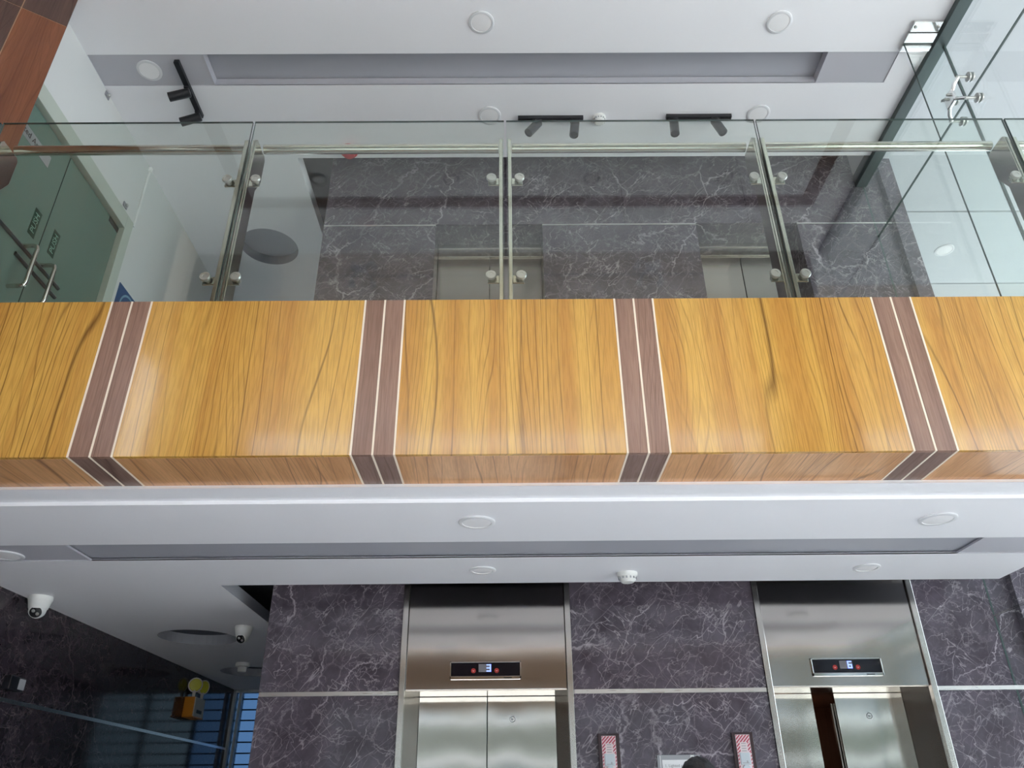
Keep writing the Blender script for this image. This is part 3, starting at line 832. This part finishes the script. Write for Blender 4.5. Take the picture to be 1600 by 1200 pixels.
# patch clamp at the head of the fin
cl = empty('fin_clamp', (2.89, FYN-.08, ZU), 'polished steel clamp plates under ceiling at top of glass fin', 'clamp')
MB().box(2.778, 2.985, FYN-.175, FYN-.095, ZU-.022, ZU).build('plate', M_chrome, cl, bevel=.003)
MB().box(2.772, 2.985, FYN-.088, FYN-.012, ZU-.026, ZU).build('plate', M_chrome, cl, bevel=.003)
MB().box(2.772, 2.985, FYN+.010, FYN+.055, ZU-.03, ZU).build('plate', M_chrome, cl, bevel=.003)
for xx in (2.80, 2.955):
    MB().lathe((xx, FYN-.135, ZU-.022), (0, 0, -1), [(0, .010), (.006, .010), (.008, .006)], 14).build('bolt', M_button, cl, smooth=True)
def spider(c, ax, label, group=None):
    """four-armed fitting; ax: (in-plane horizontal axis, outward normal towards the glass)"""
    c = Vector(c); a, n = Vector(ax[0]), Vector(ax[1]); u = Vector((0, 0, 1))
    r = empty('spider_fitting', c, label, 'glass fitting', group)
    B = c - n*.10
    m = Matrix((a, u, n)).transposed().to_4x4()
    m.translation = B
    MB().box(-.048, .048, -.048, .048, -.012, .012).xf(m).build('hub', M_chrome, r, bevel=.006)
    for s1 in (-1, 1):
        MB().lathe(B + a*s1*.02 + u*.02, -n, [(.012, .009), (.03, .009), (.034, .005)], 12).build('bolt', M_button, r, smooth=True)
        for s2 in (-1, 1):
            p = c + a*s1*.098 + u*s2*.098
            arm = MB().tube([B + a*s1*.03+u*s2*.03, B + a*s1*.07+u*s2*.07 + n*.008, p - n*.072], .012, 12).build('arm', M_chrome, r, smooth=True)
            MB().cyl(p - n*.085, p - n*.002, .010, n=14).build('rod', M_button, arm, smooth=True)
            MB().lathe(p - n*.014, n, [(0, .022), (.004, .031), (.013, .031)], 22).build('disc', M_button, arm, smooth=True)
            MB().lathe(p + n*.013, n, [(0, .031), (.008, .031), (.012, .024)], 22).build('outer_disc', M_button, arm, smooth=True)
    return r
spider((XR, FYN, 4.095+H), ((0, 1, 0), (1, 0, 0)), 'chrome four-armed spider fitting at crossing of right glass wall joints')

# white soffit outside the right glass wall
sof = empty('ceiling.002', (5.5, 3, 4.913+H), kind='structure')
sy = [-1.0, 5.58, 6.72, 7.86, 9.3]
for y0, y1 in zip(sy, sy[1:]):
    MB().box(3.1, 8.0, y0+.011, y1-.011, 4.913+H, 4.94+H).build('soffit_panel', M_soffit, sof)
MB().box(3.1, 8.1, -1.0, 9.4, 4.945+H, 5.3+H).build('joint_backing', M_sofjoint, sof)

# ------------------------------------------------------------------ front glass and the street side
fw_ = empty('window_1', (0, -.1, 0), kind='structure')
xj = [-3.0, -1.34, 1.34, 3.03]
for x0, x1 in zip(xj, xj[1:]):
    for z0, z1 in ((4.01, 4.41+H), (4.41+H, ZU+.04)):
        pane(x0+.005, x1-.005, -.112, -.10, z0+.004, z1-.004, M_front, fw_)
for x0, x1 in ((-3.0, -1.34), (1.34, 3.03)):
    pane(x0+.005, x1-.005, -.112, -.10, .02, 2.612, M_front, fw_)
for px in (-1.34, 1.34):
    spider((px, -.10, 4.41+H), ((1, 0, 0), (0, -1, 0)), 'chrome four-armed spider fitting on front glass behind viewer, %s side' % ('left' if px < 0 else 'right'), None)
tag(MB().box(-3.0, 3.03, -.30, -.115, 2.63, 4.0).build('wall_front', M_spandrel), kind='structure')
for x0, x1 in ((-3.05, -2.3), (2.3, 3.0)):
    tag(MB().box(x0, x1, -.7, -.31, -.12, 6.4).build('column', M_brown), kind='structure')
tag(MB().box(-4.5, 8.1, -5.0, -.13, 5.0+H, 5.4+H).build('ceiling.004', M_overhang), kind='structure')

# buildings across the street (only ever seen mirrored)
M_street = plain('street_facade', (.038, .044, .033), .8, var=.15)
M_streetwin = plain('street_windows', (.06, .08, .09), .2)
st_ = MB().box(-30, 30, -18, -15, -.12, 9.6)
stb = tag(st_.build('wall_street', M_street), kind='structure')
b = MB()
for fl in range(3):
    for k in range(-9, 10):
        b.box(k*2.6-.8, k*2.6+.8, -15.0, -14.96, .9+fl*3.1, 2.5+fl*3.1)
b.build('street_window', M_streetwin, stb)

for z0 in (2.76, 3.86):
    MB().box(-30, 30, -15.05, -14.93, z0, z0+.09).build('string_course', M_white, stb)

# far window at the end of the ground floor corridor
fwn = empty('window_3', (-2.3, 9.1, 0), kind='structure')
MB().box(-3.05, -2.99, 9.06, 9.16, 0, ZL+.02).box(-2.955, -2.925, 9.06, 9.16, 0, ZL+.02).box(-3.05, -1.4, 9.06, 9.16, ZL-.03, ZL+.05).box(-1.55, -1.47, 9.06, 9.16, 0, ZL+.02).box(-3.05, -1.4, 9.06, 9.16, 0, .08).build('window_frame', M_winframe, fwn, bevel=.003)
pane(-2.925, -2.62, 9.10, 9.11, .08, ZL-.03, M_blue, fwn)
pane(-2.61, -1.55, 9.10, 9.11, .08, ZL-.03, M_greyglass, fwn)
pane(-2.99, -2.955, 9.10, 9.11, .08, ZL-.03, M_blue, fwn)
zz = .12
while zz < ZL-.05:
    MB().box(-2.99, -1.55, 9.14, 9.16, zz, zz+.013).build('louvre_slat', M_darkbar, fwn)
    zz += .108
for xx in (-2.64, -2.1):
    MB().box(xx, xx+.04, 9.115, 9.16, .08, ZL-.03).build('mullion', M_darkbar, fwn)
tag(MB().box(-3.3, -1.4, 9.1, 9.25, ZL+.05, FF).build('wall_back.002', M_shaft), kind='structure')

# ------------------------------------------------------------------ downlights
def downlight(x, y, z, label, group, r=.087, deco=False):
    root = empty('downlight', (x, y, z), label, 'ceiling light', group)
    b = MB(); n = 36
    b.lathe((x, y, z), (0, 0, -1), [(0, r), (.006, r), (.009, r-.004), (.009, r-.018), (.005, r-.020)], n)
    b.build('ring', M_lring if not deco else M_vent, root, smooth=True)
    MB().lathe((x, y, z-.004), (0, 0, -1), [(0, r-.019), (.002, r-.019), (.0035, r-.03), (.0035, .001)], n).build('lens', M_diff, root, smooth=True)
    return root
g = 'round downlights in the upper ceiling'
downlight(-.156, 3.385, ZU, 'round white downlight nearest the top of photo, left of its neighbour', g)
downlight(1.864, 3.392, ZU, 'round white downlight in front upper ceiling beside right glass wall', g)
downlight(-2.547, 3.765, ZU+.006, 'round white downlight set in grey band beside black track light', g)
downlight(-.118, 4.185, ZU, 'round white downlight left of black track light behind top glass edge', g)
downlight(1.945, 4.180, ZU, 'round white downlight right of rightmost black track light, behind grey band', g)
g = 'round downlights in the lower ceiling'
downlight(-.146, 3.510, ZL, 'round white downlight centred under the wood balcony front', g)
downlight(2.043, 3.517, ZL, 'round white downlight under right end of wood balcony front', g)
downlight(-.144, 4.340, ZL, 'round white downlight above the closed elevator', g, r=.075)
downlight(2.043, 4.352, ZL, 'round white downlight above the half-open elevator', g, r=.075)
downlight(-2.64, 4.0, ZL+.006, 'round white downlight in grey band at left edge of lower ceiling', g)
downlight(4.42, 6.15, 4.913+H, 'round white downlight in white soffit outside right glass wall', None, r=.092)
for i, xx in enumerate((-1.57, -.456, .727, 1.854)):
    downlight(xx, .89, ZU, 'round downlight over the entrance hall, %s of four mirrored in balustrade glass' % ('leftmost', 'second from left', 'second from right', 'rightmost')[i], 'downlights over the entrance hall', r=.07, deco=True)

# ------------------------------------------------------------------ track lights
def track_light(c, along, label, heads):
    """c: centre on ceiling; along: unit vector; heads: (offset, aim vector)"""
    c = Vector(c); a = Vector(along); s = Vector((-a.y, a.x, 0))
    root = empty('track_light', c, label, 'track light', 'black track lights on the upper ceiling')
    m = Matrix((a, s, Vector((0, 0, 1)))).transposed().to_4x4(); m.translation = c
    L = .25
    MB().box(-L, L, -.019, .019, -.034, -.001).xf(m).build('rail', M_black, root, bevel=.002)
    for off, aim in heads:
        p = c + a*off
        mm = m.copy(); mm.translation = p
        hd = MB().box(-.035, .035, -.016, .016, -.052, -.034).xf(mm).build('adapter', M_black, root, bevel=.003)
        q = p + Vector((0, 0, -.075))
        MB().cyl(p + Vector((0, 0, -.05)), q, .009, n=12).build('stem', M_black, hd)
        d = Vector(aim).normalized()
        MB().lathe(q - d*.025, d, [(0, .028), (.006, .034), (.152, .034), (.152, .029), (.144, .026), (.144, 0)], 24).build('spotlight_head', M_black, root, smooth=True)
track_light((.350, 4.204, ZU), (1, 0, 0), 'black two-head track light left of smoke detector, left head tilted', [(-.105, (-.62, -.1, -.95)), (.185, (-.12, -.05, -1))])
track_light((1.487, 4.195, ZU), (1, 0, 0), 'black two-head track light right of smoke detector, right head tilted', [(-.195, (-.06, -.05, -1)), (.125, (.30, -.1, -1))])
track_light((-2.315, 3.92, ZU), (0, 1, 0), 'black track light running away from viewer beside grey band, heads aimed left', [(-.02, (-1, .0, -.34)), (.205, (-1, .05, -.35))])

# ------------------------------------------------------------------ smoke detectors, cameras, alarm
def smoke(x, y, z, label, k=1.0, g='smoke detectors'):
    r = empty('smoke_detector', (x, y, z), label, 'smoke detector', g)
    MB().lathe((x, y, z), (0, 0, -1), [(0, .052*k), (.012*k, .052*k), (.020*k, .047*k)], 28).build('base', M_plastic, r, smooth=True)
    MB().lathe((x, y, z), (0, 0, -1), [(.020*k, .044*k), (.036*k, .042*k), (.048*k, .03*k), (.05*k, .001)], 28).build('cap', M_plastic, r, smooth=True)
    b = MB()
    for i in range(14):
        t = 2*PI*i/14
        cx, cy = x+.0425*k*math.cos(t), y+.0425*k*math.sin(t)
        b.box(cx-.004, cx+.004, cy-.004, cy+.004, z-.034*k, z-.024*k)
    b.build('vents', M_vent, r)
smoke(.725, 4.215, ZU, 'white smoke detector on upper ceiling between the two black track lights')
smoke(.688, 4.435, ZL, 'white smoke detector on lower ceiling between the two elevators', 1.15)
def dome(x, y, z, label, aim, k=1.0):
    r = empty('security_camera', (x, y, z), label, 'security camera', 'dome cameras on the lower ceiling')
    MB().lathe((x, y, z), (0, 0, -1), [(0, .066*k), (.018*k, .068*k), (.026*k, .064*k), (.07*k, .052*k), (.075*k, .048*k)], 28).build('housing', M_plastic, r, smooth=True)
    c = Vector((x, y, z-.078*k)); d = Vector(aim).normalized()
    prof = [(-.048*k*math.cos(t), .048*k*math.sin(t)) for t in [i*PI/10 for i in range(7)]] + [(.026*k, .040*k), (.034*k, .036*k)]
    MB().lathe(c, d, prof, 24).build('ball', M_plastic, r, smooth=True)
    f = MB().lathe(c, d, [(.030*k, .034*k), (.036*k, .033*k), (.038*k, .028*k), (.038*k, .001)], 24).build('face', M_lens, r, smooth=True)
    a = d.orthogonal().normalized(); bb = d.cross(a)
    for s in (-1, 1):
        MB().lathe(c + bb*s*.014*k, d, [(.037*k, .010*k), (.041*k, .009*k), (.042*k, .004*k)], 14).build('lens', M_button, f, smooth=True)
dome(-2.915, 4.87, ZL, 'white dome camera on lower ceiling next to dark left wall', (.25, -.85, -.55), 1.05)
dome(-1.93, 5.80, ZL, 'white dome camera with two dark lenses beside the round ceiling recess', (-.1, -.85, -.6), .95)
r = empty('ceiling_sensor', (-2.41, 7.36, ZL), 'small white cylindrical sensor on ceiling in front of far round recess', 'sensor')
MB().lathe((-2.41, 7.36, ZL), (0, 0, -1), [(0, .062), (.03, .062), (.036, .05)], 24).build('base', M_plastic, r, smooth=True)
MB().lathe((-2.41, 7.36, ZL), (0, 0, -1), [(.036, .04), (.075, .037), (.082, .02)], 24).build('cap', M_plastic, r, smooth=True)
r = empty('fire_alarm', (-1.255, 4.53, ZU), 'red round fire alarm under upper ceiling just below steel handrail', 'fire alarm')
MB().lathe((-1.255, 4.53, ZU), (0, 0, -1), [(0, .068), (.02, .072), (.03, .066)], 24).build('base', M_red, r, smooth=True)
MB().lathe((-1.255, 4.53, ZU), (0, 0, -1), [(.03, .055), (.06, .042), (.07, .012)], 24).build('bell', M_red, r, smooth=True)

# emergency lamp and a small dark box on the lower left wall
r = empty('emergency_light', (XL+.06, 7.9, .87+H), 'orange and white emergency light with two yellow lamp heads on dark left wall', 'emergency light')
MB().box(XL, XL+.095, 7.72, 7.735, .80+H, .965+H).build('end_cap', M_orange, r, bevel=.004)
MB().box(XL, XL+.10, 7.735, 7.99, .80+H, .965+H).build('battery_box', M_cream, r, bevel=.004)
MB().box(XL+.10, XL+.102, 7.80, 7.93, .83+H, .86+H).build('label', M_ink, r)
MB().box(XL, XL+.105, 7.72, 7.99, .788+H, .80+H).build('bottom_lip', M_orange, r, bevel=.003)
for y_, aim, dx in ((7.78, (.45, -.85, -.12), .055), (7.94, (.85, -.45, -.1), .075)):
    c = Vector((XL+dx, y_, 1.075+H)); d = Vector(aim).normalized()
    lp = MB().lathe(c, d, [(-.06, .02), (-.04, .055), (0, .066), (.012, .066)], 22).build('lamp_head', M_cream, r, smooth=True)
    MB().lathe(c, d, [(.010, .058), (.018, .05), (.02, .001)], 22).build('reflector', M_yellow, lp, smooth=True)
    MB().cyl((c.x, c.y, .96+H), (c.x, c.y, 1.03+H), .014, n=10).build('swivel', M_cream, r)
r = empty('wall_box', (XL, 5.0, .71+H), 'small dark box on dark marble left wall near left edge of photo', 'wall box')
MB().box(XL, XL+.045, 4.90, 5.06, .665+H, .745+H).build('body', M_dark, r, bevel=.004)
MB().box(XL+.045, XL+.048, 4.99, 5.055, .675+H, .735+H).build('face', M_vent, r)

# ------------------------------------------------------------------ call panels and the notice between the lifts
def call_panel(xc, label):
    r = empty('call_panel', (xc, W, .2+H), label, 'call panel', 'call panels between the elevators')
    y = W-.001
    MB().box(xc-.062, xc+.062, W-.022, W, -.10+H, .392+H).build('plate', M_plate, r, bevel=.002)
    x0, x1 = xc-.042, xc+.040
    f = W-.022
    st = MB().box(x0, x1, f-.002, f, .13+H, .380+H).build('hazard_sticker', M_whitestripe, r)
    # red diagonals clipped to two end blocks and a narrow border
    def stripes(z0, z1, xa, xb):
        b = MB(); p = .0185; wd = .0095
        s = xa - (z1-z0)
        k = 0
        while s + k*p < xb:
            a = s+k*p
            poly = [(a, z0), (a+wd, z0), (a+wd+(z1-z0), z1), (a+(z1-z0), z1)]
            # clip in x
            for lim, sg in ((xa, 1), (xb, -1)):
                out = []
                for i in range(len(poly)):
                    P, Q = poly[i], poly[(i+1) % len(poly)]
                    iP, iQ = sg*(P[0]-lim) >= 0, sg*(Q[0]-lim) >= 0
                    if iP: out.append(P)
                    if iP != iQ:
                        t = (lim-P[0])/(Q[0]-P[0]); out.append((lim, P[1]+t*(Q[1]-P[1])))
                poly = out
                if len(poly) < 3: break
            if len(poly) >= 3: b.prism(poly, 'y', f-.0028, f-.002)
            k += 1
        if b.v: b.build('red_stripes', M_redstripe, st)
    stripes(.340+H, .378+H, x0+.002, x1-.002)
    stripes(.288+H, .340+H, x0+.002, x0+.020); stripes(.288+H, .340+H, x1-.018, x1-.002)
    stripes(.135+H, .180+H, x0+.002, x1-.002)
    stripes(.200+H, .288+H, x0+.001, x0+.008); stripes(.200+H, .288+H, x1-.007, x1-.001)
    b = MB()
    for zz in (.335, .322, .309, .296):
        b.box(xc-.014, xc+.013, f-.0032, f-.0028, zz+H-.004, zz+H)
    b.build('small_print', M_greenmark if False else M_vent, st)
    MB().box(xc-.029, xc+.027, f-.007, f-.002, .222+H, .285+H).build('display', M_winpale, st, bevel=.002)
    MB().box(xc-.02, xc+.018, f-.0075, f-.007, .229+H, .233+H).box(xc+.004, xc+.012, f-.0075, f-.007, .233+H, .243+H).build('display_mark', M_vent, st)
    MB().lathe((xc-.001, f-.002, .203+H), (0, -1, 0), [(0, .021), (.006, .021), (.009, .018), (.009, .001)], 22).build('call_button', M_winpale, st, smooth=True)
call_panel(.578, 'call panel with red and white striped sticker, right of closed elevator')
call_panel(1.358, 'call panel with red and white striped sticker, left of half-open elevator')
r = empty('wall_notice', (.97, W, .1+H), 'white paper notice in acrylic plate on marble between call panels', 'notice')
MB().box(.852, 1.10, W-.008, W, -.12+H, .278+H).build('acrylic_plate', M_acrylic, r, bevel=.002)
pp = MB().box(.880, 1.062, W-.0095, W-.008, -.09+H, .252+H).build('paper', M_paper, r)
MB().box(.868, .872, W-.0095, W-.008, -.11+H, .274+H).build('left_edge', M_paper, r)
MB().box(1.045, 1.066, W-.0105, W-.0095, .250+H, .276+H).build('clip', M_plastic, r)
text('notice_lettering', '1. Lighted area', .022, M_vent, pp, (.892, W-.0102, .221+H), (PI/2, 0, 0), 'LEFT')

# ------------------------------------------------------------------ the person in front of the lifts
def skin_mesh(name, mat, parent, pts, edges_, root=0, sub=2):
    o0 = WL[parent.name]
    me = bpy.data.meshes.new(name)
    me.from_pydata([Vector(p[:3])-o0 for p in pts], edges_, [])
    me.materials.append(mat)
    o = bpy.data.objects.new(name, me); C.objects.link(o); o.parent = parent
    WL[o.name] = o0
    sm = o.modifiers.new('skin', 'SKIN'); sm.use_smooth_shade = True
    sv = me.skin_vertices[0].data
    for i, p in enumerate(pts):
        rr = p[3]; sv[i].radius = rr if isinstance(rr, tuple) else (rr, rr)
        sv[i].use_root = (i == root)
    ss = o.modifiers.new('sub', 'SUBSURF'); ss.levels = sub; ss.render_levels = sub
    return o
px_, py_ = .747, 3.40
per = empty('person', (px_, py_, 0), 'person with black hair seen from behind, standing facing the elevators', 'person')
S = 1.66/1.70
def q(x, y, z, r): return (px_+x*S, py_+y*S, z*S, tuple(v*S for v in r) if isinstance(r, tuple) else r*S)
bp = [q(0, 0, .93, (.125, .085)), q(0, 0, 1.08, (.115, .08)), q(0, .0, 1.25, (.13, .088)), q(0, -.01, 1.37, (.115, .07)), q(0, -.005, 1.45, .055), q(0, .01, 1.52, .052)]
be = [(0, 1), (1, 2), (2, 3), (3, 4), (4, 5)]
for s in (-1, 1):
    i = len(bp)
    bp += [q(s*.10, 0, .84, .07), q(s*.10, .01, .50, .048), q(s*.105, -.01, .30, .046), q(s*.105, -.01, .10, .040), q(s*.108, -.01, .045, .042), q(s*.12, .13, .035, .035)]
    be += [(0, i), (i, i+1), (i+1, i+2), (i+2, i+3), (i+3, i+4), (i+4, i+5)]
    i = len(bp)
    bp += [q(s*.170, -.01, 1.36, .048), q(s*.215, -.02, 1.10, .043), q(s*.225, .03, .90, .034), q(s*.228, .05, .845, .026), q(s*.228, .06, .79, (.018, .036))]
    be += [(3, i), (i, i+1), (i+1, i+2), (i+2, i+3), (i+3, i+4)]
body = skin_mesh('body', M_skin, per, bp, be)
# hands: five separate fingers each, curled a little
for s in (-1, 1):
    for k, (dy, ln) in enumerate(((.026, .075), (.009, .085), (-.008, .08), (-.024, .062))):
        y = .06+dy
        skin_mesh('finger', M_skin, body, [q(s*.228, y, .80, .009), q(s*.226, y+.004, .765, .009), q(s*.218, y+.006, .765-ln*.5, .008), q(s*.206, y+.006, .765-ln*.82, .007)], [(0, 1), (1, 2), (2, 3)], sub=1)
    skin_mesh('thumb', M_skin, body, [q(s*.226, .078, .825, .011), q(s*.218, .105, .795, .010), q(s*.210, .115, .762, .008)], [(0, 1), (1, 2)], sub=1)
# head with a face turned to the lifts
bm = bmesh.new()
bmesh.ops.create_uvsphere(bm, u_segments=32, v_segments=24, radius=1)
for v in bm.verts:
    x, y, zc = v.co
    wd = .076 if zc > -.1 else .076*(1-.28*min(1, (-zc-.1)/.9))
    v.co = Vector((x*wd, y*(.095 if y > 0 else .098) + (.012 if zc < -.3 and y > 0 else 0), zc*.118))
    if abs(x) < .22 and y > .7 and -.35 < zc < .12: v.co.y += .020*(1-abs(x)/.22)*(1-abs(zc+.15)/.3 if abs(zc+.15) < .3 else 0)
    if .15 < abs(x) < .5 and y > .6 and 0 < zc < .22: v.co.y -= .007
me = bpy.data.meshes.new('head'); bm.to_mesh(me); bm.free(); me.materials.append(M_skin)
for p in me.polygons: p.use_smooth = True
HC = Vector((px_, py_+.015, 1.583*S+.008))
hd = bpy.data.objects.new('head', me); C.objects.link(hd); hd.parent = body; hd.location = HC-WL['person']; WL[hd.name] = HC
for s in (-1, 1):
    MB().lathe(HC+Vector((s*.030, .078, .008)), (0, 1, 0), [(0, .013), (.006, .011), (.010, .005)], 14).build('eye', M_paper, hd, smooth=True).parent = body
    MB().lathe(HC+Vector((s*.030, .0875, .008)), (0, 1, 0), [(0, .006), (.0012, .005)], 12).build('iris', M_hair, body, smooth=True)
    MB().lathe(HC+Vector((s*.074, -.005, -.005)), (s, -.25, 0), [(0, .018), (.01, .03), (.016, .026), (.017, .01)], 16).build('ear', M_skin, body, smooth=True)
for o in [o for o in bpy.data.objects if o.name.startswith('eye')]:
    o.location = HC-WL['person']
MB().tube([HC+Vector((-.024, .083, -.058)), HC+Vector((0, .090, -.060)), HC+Vector((.024, .083, -.058))], .006, 8).build('mouth', plain('lips', (.30, .12, .10), .5), body, smooth=True)
# hair: a cap over crown, back and sides
bm = bmesh.new()
bmesh.ops.create_uvsphere(bm, u_segments=40, v_segments=28, radius=1)
kill = [v for v in bm.verts if (v.co.y > .45 and v.co.z < .42) or v.co.z < -.72 or (v.co.y > .1 and v.co.z < -.1)]
bmesh.ops.delete(bm, geom=kill, context='VERTS')
for v in bm.verts:
    x, y, zc = v.co
    k = 1+.03*math.sin(17*x+5*zc)*math.sin(11*y)
    v.co = Vector((x*.089*k, y*.108*k-.004, zc*.128*k+.003))
me = bpy.data.meshes.new('hair'); bm.to_mesh(me); bm.free(); me.materials.append(M_hair)
for p in me.polygons: p.use_smooth = True
hr = bpy.data.objects.new('hair', me); C.objects.link(hr); hr.parent = per; hr.location = HC-WL['person']
so_ = hr.modifiers.new('thick', 'SOLIDIFY'); so_.thickness = .012
# clothes
sp = [q(0, 0, .84, (.180, .140)), q(0, 0, .96, (.172, .13)), q(0, 0, 1.08, (.147, .112)), q(0, 0, 1.25, (.166, .122)), q(0, -.01, 1.385, (.15, .098)), q(0, -.008, 1.455, .078)]
se = [(0, 1), (1, 2), (2, 3), (3, 4), (4, 5)]
for s in (-1, 1):
    i = len(sp); sp += [q(s*.178, -.01, 1.375, .068), q(s*.207, -.017, 1.18, .06)]; se += [(4, i), (i, i+1)]
skin_mesh('shirt', M_shirt, per, sp, se)
tp = [q(0, 0, .97, (.160, .118)), q(0, 0, .90, (.162, .12))]
te = [(0, 1)]
for s in (-1, 1):
    i = len(tp); tp += [q(s*.10, 0, .83, .096), q(s*.10, .01, .50, .080), q(s*.105, -.005, .28, .072), q(s*.105, -.01, .06, .066)]; te += [(1, i), (i, i+1), (i+1, i+2), (i+2, i+3)]
skin_mesh('trousers', M_pants, per, tp, te)
for s in (-1, 1):
    skin_mesh('shoe', M_shoe, per, [q(s*.108, -.04, .05, (.045, .048)), q(s*.112, .05, .042, (.044, .040)), q(s*.12, .15, .032, (.042, .030))], [(0, 1), (1, 2)])
